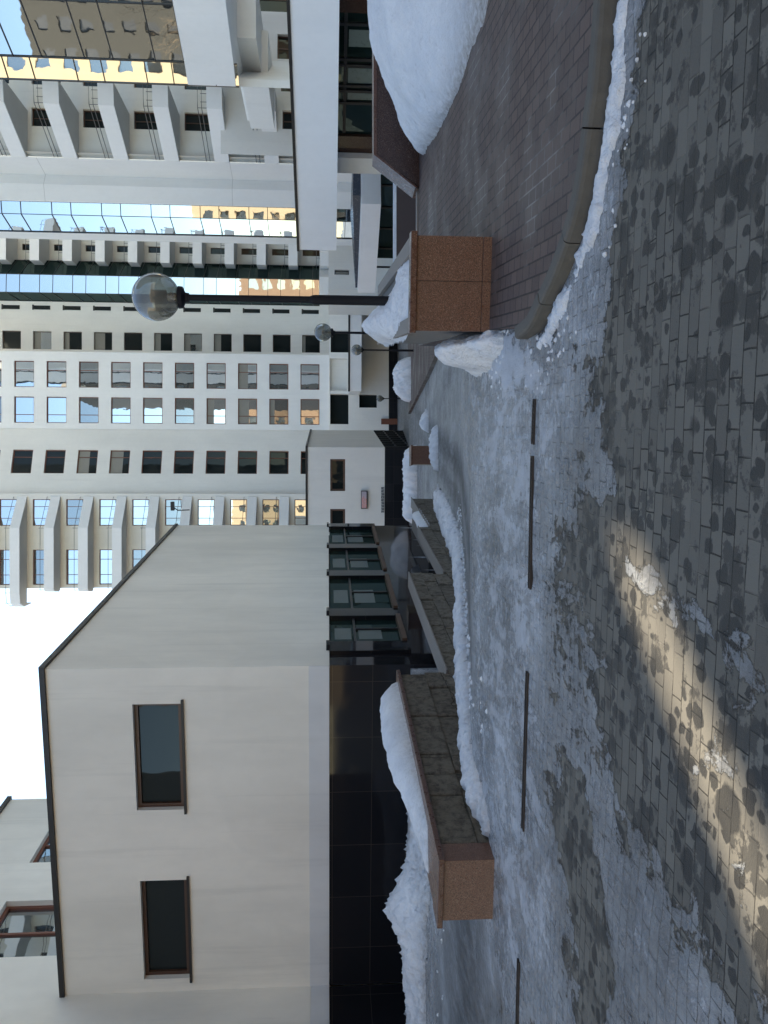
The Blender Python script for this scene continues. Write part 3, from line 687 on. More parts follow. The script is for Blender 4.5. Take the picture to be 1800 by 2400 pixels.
# right granite planter with lamp
PLd = Vector((.175, .985, 0)).normalized()
PLr = Vector((PLd.y, -PLd.x, 0)); PO = Vector((PLc[0], PLc[1], 0)); PWD = .835; PLEN = 5.2
pl = thing('granite_planter', 'speckled red granite planter box with the tall globe lamp, right of the icy road', 'planter')
H1 = .80
def clad(name, u0, u1, w0, w1, z0, z1, mat='granite'):
    mb = MB(); mb.obox(PO, PLr, PLd, u0, u1, w0, w1, z0, z1); return mb.build(name, M[mat], pl, bevel=.002)
jz = H1 - .60
for u0, u1 in ((0, PWD * .53 - .002), (PWD * .53 + .002, PWD)):
    clad('front_slab', u0, u1, 0, .03, -.05, jz - .002); clad('front_slab', u0, u1, 0, .03, jz + .002, H1 - .002)
mb = MB(); mb.obox(PO, PLr, PLd, .012, .12, .032, PLEN, -1.2, H1 - .003); mb.obox(PO, PLr, PLd, PWD - .12, PWD - .012, .032, PLEN, -.2, H1 - .003)
mb.obox(PO, PLr, PLd, .12, PWD - .12, PLEN - .12, PLEN, -1.2, H1 - .003); mb.build('side_wall', M['bed_soil'], pl)
mb = MB(); mb.obox(PO, PLr, PLd, -.02, PWD + .035, -.035, .13, H1, H1 + .058); mb.build('coping', M['granite_cap'], pl, bevel=.006)
mb = MB(); mb.obox(PO, PLr, PLd, -.01, .13, .132, PLEN, H1, H1 + .045); mb.obox(PO, PLr, PLd, PWD - .13, PWD + .02, .132, PLEN, H1, H1 + .045); mb.build('side_coping', M['kerb_far'], pl)
mb = MB(); mb.obox(PO, PLr, PLd, .121, PWD - .121, .131, PLEN - .121, .2, H1 - .02); mb.build('bed', M['bed_soil'], pl)
pw = lambda u, q: tuple((PO + PLr * u + PLd * q).xy)
snow_obj('planter_snow', [pw(.10, .35), pw(.40, .16), pw(.74, .45), pw(.76, 1.5), pw(.5, 2.6), pw(.3, 4.4), pw(-.03, 4.4), pw(-.02, 1.2)],
         crest([(*pw(.42, .5), .02), (*pw(.45, 1.0), .04), (*pw(.25, 1.7), .08), (*pw(.12, 2.3), .30), (*pw(.1, 3.0), .38), (*pw(.12, 3.6), .28), (*pw(.15, 4.2), .15)], .34, .4), H1 + .02, .025,
         'peaked snow heap inside the red granite planter around the lamp post', 'snow', edge=.3, amp=.035, seed=23, rug=.03, dirt=.15)

# dark polished granite stair cheek at the far edge of the pavement
ck = thing('granite_wall', 'polished brown granite wall with sloping end beside the snow mound', 'granite wall')
xa = X(1944, 982, 13.75); xb = X(2012, 982, 13.75); zt = Z(880, 13.75, 2010)
mb = MB(); Yw = 13.4
def xz(mb, pts, y0, y1):
    n = len(mb.v); k = len(pts); mb.v += [(x, y0, z) for x, z in pts] + [(x, y1, z) for x, z in pts]
    mb.f.append(tuple(n + i for i in range(k))); mb.f.append(tuple(n + k + i for i in range(k))[::-1])
    for i in range(k): j = (i + 1) % k; mb.f.append((n + i, n + j, n + k + j, n + k + i)[::-1])
xz(mb, [(xa, -.2), (xa, .14), (xb, zt), (xb + 3.4, zt), (xb + 3.4, -.2)], Yw, Yw + .4); mb.build('wall_body', M['granite_dark'], ck)
mb = MB(); mb.prism([(xb, Yw - .03), (xb + 3.4, Yw - .03), (xb + 3.4, Yw + .43), (xb, Yw + .43)], zt + .002, zt + .05)
mb.prism([(xa - .03, Yw - .03), (xb - .002, Yw - .03), (xb - .002, Yw + .43), (xa - .03, Yw + .43)], [.142, zt + .002, zt + .002, .142], [.19, zt + .05, zt + .05, .19]); mb.build('coping', M['granite_cap'], ck)

# ------------------------------------------------------------------ drain grates (flush channels parallel to the building)
def grate_run(pts, label, wdt=.034):
    p0 = Vector((*G_(*pts[0]), 0)); p1 = Vector((*G_(*pts[1]), 0)); d = (p1 - p0).normalized(); q = Vector((-d.y, d.x, 0)); Ln = (p1 - p0).length
    t = thing('drain_grate', label, 'drain grate', 'drain grates across the paving')
    mb = MB(); mb.obox(p0, d, q, 0, Ln, -wdt, -wdt + .012, -.03, .030); mb.obox(p0, d, q, 0, Ln, wdt - .012, wdt, -.03, .030); mb.obox(p0, d, q, 0, Ln, -wdt + .0121, wdt - .0121, -.03, .018); mb.build('channel', M['grate'], t)
    bars = MB(); n = int(Ln / .028)
    for i in range(n):
        a = (i + .5) * Ln / n; e = .010
        pts_ = [p0 + d * (a - e * .45 - .010) - q * (wdt - .013), p0 + d * (a + e * .45 - .010) - q * (wdt - .013), p0 + d * (a + e * .45 + .010) + q * (wdt - .013), p0 + d * (a - e * .45 + .010) + q * (wdt - .013)]
        bars.prism([(p.x, p.y) for p in pts_], .0182, .029)
    bars.build('grid', M['grate'], t)
grate_run([(1161, 862), (1157, 960)], 'short rusty drain grate, rightmost, nearest the granite planter')
grate_run([(1156, 985), (1150, 1272)], 'long drain grate in the middle of the ice, in front of the stone walls')
grate_run([(1145, 1452), (1135, 1792)], 'long drain grate in front of the red granite end box')
grate_run([(1126, 2075), (1122, 2230)], 'drain grate at the left edge of the paving')

# ------------------------------------------------------------------ lamps
def mat_globe():
    mt, nt, b = new_mat('smoked_globe_glass')
    b.inputs['Base Color'].default_value = (.62, .62, .58, 1); b.inputs['Roughness'].default_value = .06
    tr = N(nt, 'ShaderNodeBsdfTransparent'); tr.inputs[0].default_value = (.66, .66, .60, 1)
    gl = N(nt, 'ShaderNodeBsdfGlossy'); gl.inputs[1].default_value = .04; gl.inputs[0].default_value = (.9, .93, 1, 1)
    df = N(nt, 'ShaderNodeBsdfDiffuse'); df.inputs[0].default_value = (.20, .20, .175, 1)
    lw = N(nt, 'ShaderNodeLayerWeight'); lw.inputs[0].default_value = .35
    m1 = nt.nodes.new('ShaderNodeMixShader'); m1.inputs[0].default_value = .55; nt.links.new(tr.outputs[0], m1.inputs[1]); nt.links.new(df.outputs[0], m1.inputs[2])
    m2 = nt.nodes.new('ShaderNodeMixShader'); nt.links.new(math_(nt, 'MULTIPLY_ADD', lw.outputs['Facing'], .35, .03, clamp=True), m2.inputs[0]); nt.links.new(m1.outputs[0], m2.inputs[1]); nt.links.new(gl.outputs[0], m2.inputs[2])
    nt.links.new(m2.outputs[0], nt.nodes['Material Output'].inputs[0]); return mt
M['globe'] = mat_globe()
M['socket'] = simple('lamp_socket_metal', (.55, .53, .48), .3, .9)
M['bulb'] = simple('lamp_louver', (.05, .05, .045), .5, .2)
def lamp_parts(root, h, rg):
    mb = MB(); mb.lathe([(.0, 0), (.054, 0), (.054, h * .42), (.050, h * .43), (.038, h * .44), (.036, h - rg - .10), (.0, h - rg - .10)], 20)
    mb.build('post', M['lamp_metal'], root, smooth=False)
    mb = MB(); mb.lathe([(0, h - rg - .10), (.05, h - rg - .10), (.055, h - rg - .06), (.12, h - rg - .03), (.125, h - rg + .015), (.10, h - rg + .025), (0, h - rg + .025)], 24); mb.build('collar', M['lamp_metal'], root)
    prof = [(rg * math.sin(t), h - rg * math.cos(t)) for t in np.linspace(.36, math.pi, 26)]
    mb = MB(); mb.lathe(prof, 48); g = mb.build('globe', M['globe'], root, smooth=True)
    mb = MB(); mb.lathe([(0, h - rg + .02), (.05, h - rg + .02), (.05, h - rg + .13), (.04, h - rg + .135), (0, h - rg + .135)], 20); mb.build('socket', M['socket'], g)
    mb = MB()
    for i in range(8):
        z = h - rg + .145 + i * .022; mb.lathe([(.045, z), (.085, z + .012), (.045, z + .018)], 24)
    mb.lathe([(0, h - rg + .136), (.04, h - rg + .136), (.04, h - rg + .31), (0, h - rg + .32)], 16); mb.build('louver', M['bulb'], g)
lamp = thing('street_lamp', 'tall globe lamp standing in the snow of the granite planter, nearest of the lamps', 'street lamp', 'globe lamps along the ramp')
lp = P(1704, 366, 9.5); lamp_parts(lamp, lp.z - .45, .265); lamp.location = (lp.x, 9.5, .45)
def copy_tree(o, parent=None):
    c = o.copy(); COL.objects.link(c); c.parent = parent
    for ch in list(o.children): copy_tree(ch, c)
    return c
for U, V, Y, lab in ((1621, 757, 25.0, 'globe lamp just left of the planter snow, second nearest, seen against the tower'),
                     (1580, 836, 41.0, 'small globe lamp third along the ramp, in front of the white canopy band'),
                     (1466, 890, 66.0, 'tiny globe lamp on a thin grey post before the far cream wall'),
                     (1886, 926, 62.0, 'tiny globe lamp low in front of the dark shop glass, right of the planter')):
    c = copy_tree(lamp); q = P(U, V, Y); c.location = (q.x, Y, q.z - (lp.z - .45)); c['label'] = lab

# ------------------------------------------------------------------ left office building
ob = thing('office_building', 'two storey cream rendered building with polished black granite base, left side', 'building')
ZR = hit(835, 105, C0, -F2).z; WL = 6.93; SB = 14.1; TW_A = -WL; ZBOT = 1.57
def loc(p): q = p - C0; return q.dot(R2), q.dot(F2), p.z
def rect_on(U0, V0, U1, V1, O, Nn, ax):      # two opposite corners measured on a facade
    a = loc(hit(U0, V0, O, Nn)); b = loc(hit(U1, V1, O, Nn)); k = 0 if ax == 'a' else 1
    return [min(a[k], b[k]), max(a[k], b[k]), min(a[2], b[2]), max(a[2], b[2])]
FN = -F2; SN = R2
w1 = rect_on(749, 315, 503, 432, C0, FN, 'a'); w2 = rect_on(335, 328, 108, 440, C0, FN, 'a')
zw0 = min(w1[2], w2[2]); zw1 = max(w1[3], w2[3]); w1[2:] = [zw0, zw1]; w2[2:] = [zw0, zw1]
ZPL = hit(500, 727, C0, FN).z
mb = MB(); wall_holes(mb, C0, R2, FN, -WL, 0, ZPL, ZR, [w1, w2], .18); mb.build('front_wall', M['cream'], ob)
mb = MB(); mb.obox(C0, R2, F2, -WL, -.002, -.012, .3, ZBOT, ZPL + .02); mb.build('plinth_band', M['cream_plinth'], ob)
for h in (w1, w2): window(ob, C0, R2, FN, h, .18, .075, 'brown', 'glass_dark', sill=.05)
mb = MB(); mb.quad(L(0, 0, ZBOT), L(0, SB, ZBOT), L(0, SB, ZR), L(0, 0, ZR))
mb.quad(L(0, SB, ZBOT), L(-WL, SB, ZBOT), L(-WL, SB, ZR), L(0, SB, ZR)); mb.quad(L(-WL, 0.3, ZBOT - .004), L(0, 0.3, ZBOT - .004), L(0, SB, ZBOT - .004), L(-WL, SB, ZBOT - .004)); mb.build('side_wall', M['cream'], ob)
mb = MB(); mb.obox(C0, R2, F2, -WL, -.05, .05, SB - .05, ZR - .3, ZR); mb.build('roof', M['grey_wall'], ob)
mb = MB(); tz = .10; mb.obox(C0, R2, F2, -WL - .04, .06, -.06, .04, ZR + .002, ZR + tz); mb.obox(C0, R2, F2, -.04, .06, .041, SB + .05, ZR + .002, ZR + tz); mb.obox(C0, R2, F2, -WL - .02, .05, SB - .05, SB + .05, ZR + tz * .1, ZR + tz * .9)
mb.build('roof_trim', M['trim'], ob)
mb = MB(); mb.obox(C0, R2, F2, -WL + .01, -.36, .36, SB - .06, -4, ZR - .32); mb.build('inner_core', M['black_frame'], ob)
# black granite base
ZS = .05
bays = [(1.0, 3.35), (3.35, 7.0), (7.0, 10.45), (10.45, 13.9)]
mb = MB(); mb.obox(C0, R2, F2, -WL - .02, .0, .02, .32, -4.6, ZBOT - .006); mb.build('granite_base', M['black_granite'], ob)
mb = MB(); mb.obox(C0, R2, F2, -.30, -.02, .322, SB, -4.6, ZS - .14); mb.obox(C0, R2, F2, -.30, -.02, .322, 1.0, ZS - .138, ZBOT - .006); mb.build('side_granite_base', M['black_granite'], ob)
for k, (b0, b1) in enumerate(bays):
    if k < 4:
        mb = MB(); mb.obox(C0, R2, F2, -.12, -.06, b0 + .14, b1 - .1, ZS, ZBOT - .03)
        gp = mb.build('window', M['glass_green'], ob)
        mb = MB(); zc = ZS + (ZBOT - ZS) * .62
        mb.obox(C0, R2, F2, -.055, -.02, b0 + .14, b1 - .1, zc, zc + .05); mb.obox(C0, R2, F2, -.055, -.02, b0 + .14 + (b1 - b0) * .5, b0 + .19 + (b1 - b0) * .5, ZS, zc); mb.build('transom', M['black_frame'], gp)
        mb = MB(); mb.obox(C0, R2, F2, -.0585, -.0565, b0 + (b1 - b0) * .30, b0 + (b1 - b0) * .62, ZS + .38, zc - .06); mb.obox(C0, R2, F2, -.0585, -.0565, b0 + (b1 - b0) * .30, b0 + (b1 - b0) * .62, zc + .10, ZBOT - .12); mb.build('blind', M['blind'], gp)
        mb = MB(); mb.obox(C0, R2, F2, -.1, .10, b0 + .285, b1 - .305, ZS - .10, ZS - .002); mb.build('sill_board', M['wood'], ob)
for b0 in (1.0, 3.35, 7.0, 10.45, 13.9):
    mb = MB(); mb.obox(C0, R2, F2, -.15, .05, b0 - .30, b0 + .28, ZS - .13, ZBOT - .01); mb.obox(C0, R2, F2, -.02, .12, b0 - .13, b0 + .15, ZBOT - .008, ZBOT + .06); mb.build('black_pilaster', M['black_granite'], ob)
# CCTV camera on the roof edge
cc = thing('cctv_camera', 'small dark surveillance camera on a bracket at the cream roof edge', 'camera')
pc = hit(1205, 395, L(0, 0), SN); mb = MB(); a_, b_, z_ = loc(pc)
mb.tube([L(0, b_, ZR + tz), L(-.02, b_, ZR + .55), L(.10, b_ + .0, ZR + .72)], .022, 8); mb.build('bracket', M['trim'], cc)
mb = MB(); mb.obox(L(.0, b_), R2, F2, -.02, .32, -.07, .07, ZR + .68, ZR + .82); mb.build('housing', M['trim'], cc, bevel=.01)

# tall rear wing of the same institute, its side facing right
tw = thing('stair_wing', 'taller cream wing behind the front block with brown framed windows, far left', 'building')
TO = L(TW_A, 0); zt_ = hit(528, 27, TO, SN).z; bfar = loc(hit(528, 90, TO, SN))[1]
h1 = rect_on(380, 66, 466, 123, TO, SN, 'b'); h2 = rect_on(158, 40, 289, 17, TO, SN, 'b')
ztop = (hit(378, 67, TO, SN).z + hit(289, 17, TO, SN).z) / 2
b1a, b1b = loc(hit(378, 67, TO, SN))[1], loc(hit(466, 123, TO, SN))[1] + .25
b2a, b2b = loc(hit(158, 60, TO, SN))[1], loc(hit(289, 60, TO, SN))[1]
zwb = ztop - 1.95
holes = [(b1a, b1b, zwb, ztop), (b2a, b2b, zwb, ztop), (b1b + 1.0, b1b + 2.2, zwb, ztop)]
holes = [h for h in holes if h[1] < bfar - .2]
mb = MB(); wall_holes(mb, TO, F2, SN, -9, bfar, ZPL, zt_, holes, .2)
mb.obox(C0, R2, F2, -19, TW_A - .3, -9, bfar, -.3, zt_ - .05); mb.quad(L(TW_A, bfar, ZBOT), L(TW_A - .3, bfar, ZBOT), L(TW_A - .3, bfar, zt_), L(TW_A, bfar, zt_)); mb.build('wall', M['cream'], tw)
for h in holes: window(tw, TO, F2, SN, h, .2, .08, 'brown2', 'glass_mid', mull=(.5,))
mb = MB(); mb.obox(C0, R2, F2, TW_A - .3, TW_A + .012, -9, -.013, ZBOT, ZPL - .004); mb.build('plinth_band', M['cream_plinth'], tw)
mb = MB(); mb.obox(C0, R2, F2, TW_A - .3, TW_A - .03, -9, -.001, -4.5, ZBOT - .004); mb.build('granite_base', M['black_granite'], tw)
mb = MB(); mb.obox(C0, R2, F2, -19, TW_A + .07, -9, bfar + .07, zt_ + .002, zt_ + .12); mb.build('roof_trim', M['trim'], tw)

# ------------------------------------------------------------------ low office at the foot of the ramp
lo = thing('low_building', 'small flat roofed cream building with lit sign at the foot of the ramp', 'building')
Yl = 50.0; LC = P(1352, 721, Yl); LO = Vector((LC.x, Yl, 0)); zl1 = LC.z; zl0 = Z(902, Yl, 1352)
FD = Vector((math.cos(R(4)), -math.sin(R(4)), 0)); FNl = Vector((-math.sin(R(4)), -math.cos(R(4)), 0))
def onl(U, V): q = hit(U, V, LO, FNl); return (q - LO).dot(FD), q.z
def lrect(U0, V0, U1, V1): a = onl(U0, V0); b = onl(U1, V1); return (min(a[0], b[0]), max(a[0], b[0]), min(a[1], b[1]), max(a[1], b[1]))
hA = lrect(1324, 774, 1249, 809); hB = lrect(1207, 774, 1150, 809)
mb = MB(); wall_holes(mb, LO, FD, FNl, -9, 0, zl0, zl1, [hA, hB], .2)
SL = 13.0; e = LO + F2 * SL
mb.quad(LO + UPZ * zl0, e + UPZ * zl0, e + UPZ * zl1, LO + UPZ * zl1); q = LO - FD * 9
mb.quad(e + UPZ * zl1, LO + UPZ * zl1, q + UPZ * zl1, q + F2 * SL + UPZ * zl1); mb.build('wall', M['grey_wall'], lo)
for h in (hA, hB): window(lo, LO, FD, FNl, h, .2, .12, 'brown', 'glass_dark', mull=())
mb = MB(); mb.obox(LO, FD, -FNl, -9, .06, -.06, .06, zl1 + .002, zl1 + .13); mb.obox(LO, F2, R2, .061, SL, -.1, .06, zl1 + .002, zl1 + .13); mb.build('roof_trim', M['trim'], lo)
mb = MB(); mb.obox(LO, FD, -FNl, -9, -.02, .03, .3, -5.2, zl0 - .002); mb.build('granite_base', M['black_granite'], lo)
mb = MB(); mb.obox(LO, F2, R2, .3, SL, -.3, -.03, -5.2, zl0 - .002); mb.build('side_glazing', M['glass_green'], lo)
mb = MB()
for i in range(9): mb.obox(LO, F2, R2, .3 + i * 1.5, .42 + i * 1.5, -.028, .06, -5.2, zl0 - .004)
for z in (-2.6, -3.4): mb.obox(LO, F2, R2, .3, SL, -.028, .03, z, z + .08)
mb.build('side_frames', M['black_frame'], lo)
# sign with red lettering strips
def emis(name, col, st):
    mt, nt, b = new_mat(name); b.inputs['Base Color'].default_value = (*col, 1); b.inputs['Emission Color'].default_value = (*col, 1); b.inputs['Emission Strength'].default_value = st; return mt
sg = thing('wall_sign', 'small dark framed illuminated sign with red rows of text on the cream wall', 'sign')
sr = lrect(1250, 846, 1208, 861)
mb = MB(); mb.obox(LO, FD, FNl, sr[0], sr[1], .02, .20, sr[2], sr[3]); mb.build('case', M['trim'], sg)
mb = MB(); mb.obox(LO, FD, FNl, sr[0] + .05, sr[1] - .04, .202, .212, sr[2] + .06, sr[3] - .03); mb.build('face', simple('sign_face', (.42, .38, .44), .4, 0, .2, 6), sg)
SI = emis('sign_red_text', (.45, .20, .17), .08)
def text_obj(body, size, pos, xdir, ndir, mat, parent, name='lettering', ext=.01, sx=1.0):
    cu = bpy.data.curves.new(name, 'FONT'); cu.body = body; cu.size = size; cu.extrude = ext; cu.space_character = 1.05
    o = bpy.data.objects.new(name, cu); COL.objects.link(o)
    zd = ndir.normalized(); xd = xdir.normalized(); yd = zd.cross(xd)
    mm = Matrix((( *xd * sx, 0), (*yd, 0), (*zd, 0), (0, 0, 0, 1))).transposed(); mm.translation = pos
    dg = bpy.context.evaluated_depsgraph_get(); me = bpy.data.meshes.new_from_object(o.evaluated_get(dg)); bpy.data.objects.remove(o)
    o2 = bpy.data.objects.new(name, me); COL.objects.link(o2); me.materials.clear(); me.materials.append(mat); o2.parent = parent; o2.matrix_world = mm; return o2
mb = MB(); wds = sr[1] - sr[0]
for r_, segs in enumerate([[(.06, .30), (.34, .62)], [(.05, .22), (.25, .48), (.52, .70)], [(.08, .40), (.44, .58)], [(.05, .28), (.32, .55)]]):
    zz = sr[3] - .07 - r_ * .072
    for a, b in segs: mb.obox(LO, FD, FNl, sr[0] + wds * a, sr[0] + wds * b, .213, .219, zz - .035, zz)
mb.build('text_rows', SI, sg)
# row of small grey letters along the bottom of the cream wall (too small in the photo to be read)
M['letters'] = simple('grey_letters', (.16, .17, .18), .4, .5)
lt = thing('wall_lettering', 'row of small grey metal letters along the bottom of the cream wall', 'lettering')
a0, zA = onl(1260, 899); a1, _ = onl(1197, 895); lo_, hi_ = min(a0, a1), max(a0, a1); n = 9; random.seed(5)
for i in range(n):
    mb = MB(); u = lo_ + (hi_ - lo_) * i / n; wd = (hi_ - lo_) / n * .74; s_ = .045; z0 = zl0 + .03; z1 = zl0 + .21
    strokes = random.sample([(0, s_, z0, z1), (wd - s_, wd, z0, z1), (s_ + .001, wd - s_ - .001, z1 - s_, z1), (s_ + .001, wd - s_ - .001, z0, z0 + s_), (s_ + .001, wd - s_ - .001, (z0 + z1) / 2 - .02, (z0 + z1) / 2 + .02)], 4)
    for (c, d, e0, e1) in strokes: mb.obox(LO, FD, FNl, u + c, u + d, .01, .04, e0, e1)
    mb.build('letter', M['letters'], lt)

# ------------------------------------------------------------------ the tower
T = thing('apartment_tower', 'tall white tower block with window grid and balconies, centre of the view', 'building')
EX = Vector((1, 0, 0)); FNt = Vector((0, -1, 0)); VR = 380
Yt = 81.0; ZTOP = 74.0
def row_z(V0, V1, Y): return Z(V1, Y), Z(V0, Y)
def floors(Vtop, Vbot, Y, up=20, step=3.0):      # heights of one opening repeated upward
    z0, z1 = Z(Vbot, Y), Z(Vtop, Y); return [(z0 + step * k, z1 + step * k) for k in range(up) if z1 + step * k < ZTOP - 1]
def facade(parent, name, U0, U1, Y0, Y1, zb, zt, cols, depth=.25, mat='white', frame=.07, fm='brown', mull=(.5,), gms=('glass_mid',), back=6, step=3.0, skip=()):
    """facade between two measured verticals (U1 is right); cols = [(Ul, Ur, Vtop, Vbot)] lowest opening of each column"""
    A = Vector((X(U0, VR, Y0), Y0, 0)); B = Vector((X(U1, VR, Y1), Y1, 0)); D = (B - A); Ln = D.length; D.normalize(); Nn = Vector((D.y, -D.x, 0))
    holes = []
    for ci, (ul, ur, vt, vb) in enumerate(cols):
        a = (hit(ul, VR, A, Nn) - A).dot(D); b = (hit(ur, VR, A, Nn) - A).dot(D); Ym = (A + D * (a + b) / 2).y
        z0, z1 = Z(vb, Ym), Z(vt, Ym); k = 0
        while z1 + step * k < min(zt, VISZ) - .3:
            holes.append((a, b, z0 + step * k, z1 + step * k, ci)); k += 1
    hh = [h[:4] for h in holes]
    mb = MB(); wall_holes(mb, A, D, Nn, 0, Ln, zb, zt, hh, depth)
    Q = lambda p, z, d: p - Nn * d + UPZ * z
    if back:
        mb.quad(Q(A, zb, 0), Q(A, zb, back), Q(A, zt, back), Q(A, zt, 0)); mb.quad(Q(B, zb, 0), Q(B, zb, back), Q(B, zt, back), Q(B, zt, 0))
        mb.quad(Q(A, zb, 0), Q(B, zb, 0), Q(B, zb, back), Q(A, zb, back)); mb.quad(Q(A, zt, 0), Q(B, zt, 0), Q(B, zt, back), Q(A, zt, back))
        mb.quad(Q(A, zb, back), Q(B, zb, back), Q(B, zt, back), Q(A, zt, back))
    w_ = mb.build(name, M[mat], parent)
    for i, h in enumerate(holes):
        c = h[4]; window(parent, A, D, Nn, h[:4], depth, frame, fm, gms[(i * 7 + c * 3) % len(gms)] if len(gms) > 1 else gms[0], mull=mull[c] if mull and isinstance(mull[0], tuple) else mull, blinds=.28)
    return A, D, Nn
VISZ = 38.0
sc_ = lambda v: v * .5425
# S1: projecting slab with two window columns
facade(T, 'front_slab', 1394, 1573, Yt, Yt, Z(771.5, Yt), ZTOP, [(1407, 1468, sc_(1298), sc_(1380)), (1490, 1551, sc_(1298), sc_(1380))], .22, 'white', .08, 'brown2', ((.32,), (.66,)), ('glass_hi', 'glass_mid', 'glass_hi'), 5)
# S2: wall to the left, turned a little
facade(T, 'turned_wall', 1242, 1394, 79.4, 81.3, -6, ZTOP, [(1290, 1345, sc_(1299), sc_(1382))], .22, 'grey_wall', .08, 'brown2', (.7,), ('glass_dark', 'glass_dark', 'glass_mid', 'glass_dark', 'glass_dark', 'glass_curtain', 'glass_dark'), 5)
# S4: recessed wall to the right of the slab
Y4 = 86.0; st4 = 3.0
facade(T, 'recessed_wall', 1570, 1690, Y4, Y4, -6, ZTOP, [(1578, 1620, sc_(1305), sc_(1382))], .3, 'grey_wall', .06, 'brown', (), ('glass_dark', 'glass_dark', 'glass_dark', 'glass_mid', 'glass_dark'), 4)
# slit openings on the same wall
mbs = MB()
A4 = Vector((0, Y4, 0))
for k in range(12):
    z0, z1 = Z(sc_(1503), Y4) + 3 * k, Z(sc_(1432), Y4) + 3 * k
    if z1 > VISZ: break
    mb = MB(); mb.box(X(1670, VR, Y4), X(1679, VR, Y4), Y4 - .05, Y4 + .2, z0, z1); o = mb.build('slit_window', M['glass_dark'], T)
    mb = MB(); mb.box(X(1669, VR, Y4), X(1680.5, VR, Y4), Y4 - .09, Y4 - .052, z1 - .10, z1 + .06); mb.build('lintel', M['trim'], o)
# ground-floor wall of the tower
GB = thing('tower_podium', 'grey cream ground storey under the tower with dark recesses', 'building')
Yp = 80.2
mb = MB(); hs = []
def gr(U0, U1, V0, V1, Y): return (X(U0, 800, Y), X(U1, 800, Y), Z(V1, Y), Z(V0, Y))
hs = [gr(1406, 1477, 774, 817, Yp), gr(1445, 1477, 842, 884, Yp), gr(1484, 1560, 773, 814, Yp), gr(1574, 1625, 775, 818, Yp), gr(1668, 1690, 776, 815, Yp)]
wall_holes(mb, Vector((0, Yp, 0)), EX, FNt, X(1388, 800, Yp), X(1860, 800, Yp), -6.3, Z(771.8, Yp), hs, .8)
mb.quad((X(1388, 800, Yp), Yp, Z(771.8, Yp)), (X(1860, 800, Yp), Yp, Z(771.8, Yp)), (X(1860, 800, Yp), Yp + 6, Z(771.8, Yp)), (X(1388, 800, Yp), Yp + 6, Z(771.8, Yp)))
mb.build('wall', M['grey_wall'], GB)
for i, h in enumerate(hs):
    mb = MB(); mb.box(h[0], h[1], Yp + .75, Yp + .82, h[2], h[3]); mb.build('window', M['grey_wall' if i == 2 else 'glass_dark'], GB)
mb = MB(); mb.box(X(1388, 800, Yp), X(1600, 800, Yp), Yp - .15, Yp - .002, -6.2, Z(911, Yp)); mb.build('granite_base', M['black_granite'], GB)
mb = MB(); mb.box(X(1405, 900, Yp), X(1418, 900, Yp), Yp - .3, Yp - .152, -5.6, Z(893, Yp)); mb.build('brick_pier', simple('red_brick_pier', (.16, .06, .035), .8), GB)

# S3: balconies on the left flank
Yb = 76.7
bx0, bx1, bx2 = X(1013, 380, Yb), X(1163, 380, Yb), X(1236, 380, 79.4)
A3 = Vector((X(1006, 300, 81.5), 81.5, 0))
wl = []
x_of = lambda U, Y=81.5: X(U, 200, Y)
zb3 = Z(sc_(1245), Yb); 
# window wall behind the balconies
holes = []
for k in range(-1, 11):
    z0 = zb3 + 3 * k + .95; holes += [(x_of(1168) , x_of(1230), z0, z0 + 1.55), (x_of(1030), x_of(1112), z0, z0 + 1.55)]
holes = [(a - 0, b, c, d) for a, b, c, d in holes if d < VISZ]
Yw3 = 78.7
hs3 = [(a * Yw3 / 81.5, b * Yw3 / 81.5, c, d) for a, b, c, d in holes]
mb = MB(); xl3 = X(1026, 200, Yw3)
wall_holes(mb, Vector((0, Yw3, 0)), EX, FNt, X(1022, 200, Yw3), X(1243, 200, Yw3), -6, ZTOP, hs3, .2)
mb.quad((X(1022, 200, Yw3), Yw3, -6), (X(1022, 200, Yw3), Yw3 + 9, -6), (X(1022, 200, Yw3), Yw3 + 9, ZTOP), (X(1022, 200, Yw3), Yw3, ZTOP)); mb.quad((X(1243, 200, Yw3), Yw3, -6), (X(1243, 200, Yw3), Yw3 + 3, -6), (X(1243, 200, Yw3), Yw3 + 3, ZTOP), (X(1243, 200, Yw3), Yw3, ZTOP)); mb.build('balcony_wall', M['grey_wall'], T)
for i, h in enumerate(hs3): window(T, Vector((0, Yw3, 0)), EX, FNt, h, .2, .07, 'brown2', ('glass_hi', 'glass_hi', 'glass_mid')[i % 3], mull=(.28, .72))
def slab_balcony(parent, outline, zb, h, back, mat='white2', rail=True, thick=.12):
    """outline = outer edge polyline (x,y) left to right, back = y of wall; parapet along outline, floor slab inside"""
    mb = MB(); inn = offset(outline, .12)
    for i in range(len(outline) - 1):
        q = [outline[i], outline[i + 1], inn[i + 1], inn[i]]; mb.prism(q, zb, zb + h)
    o = mb.build('balcony', M[mat], parent)
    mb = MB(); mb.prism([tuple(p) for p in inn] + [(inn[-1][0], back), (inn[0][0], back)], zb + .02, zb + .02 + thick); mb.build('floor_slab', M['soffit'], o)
    if rail:
        mb = MB(); pr = offset(outline, .06)
        for zz in (.28, .50) if rail == 2 else (.35,): mb.tube([(p[0], p[1], zb + h + zz) for p in pr], .022, 6)
        for p in pr[1:-1]: mb.tube([(p[0], p[1], zb + h), (p[0], p[1], zb + h + .5)], .02, 6)
        a, b = pr[-2], pr[-1]
        for t in (.25, .6): 
            x, y = a[0] + (b[0] - a[0]) * t, a[1] + (b[1] - a[1]) * t; mb.tube([(x, y, zb + h), (x, y, zb + h + .35)], .018, 6)
        mb.build('railing', M['steel'], o)
    return o
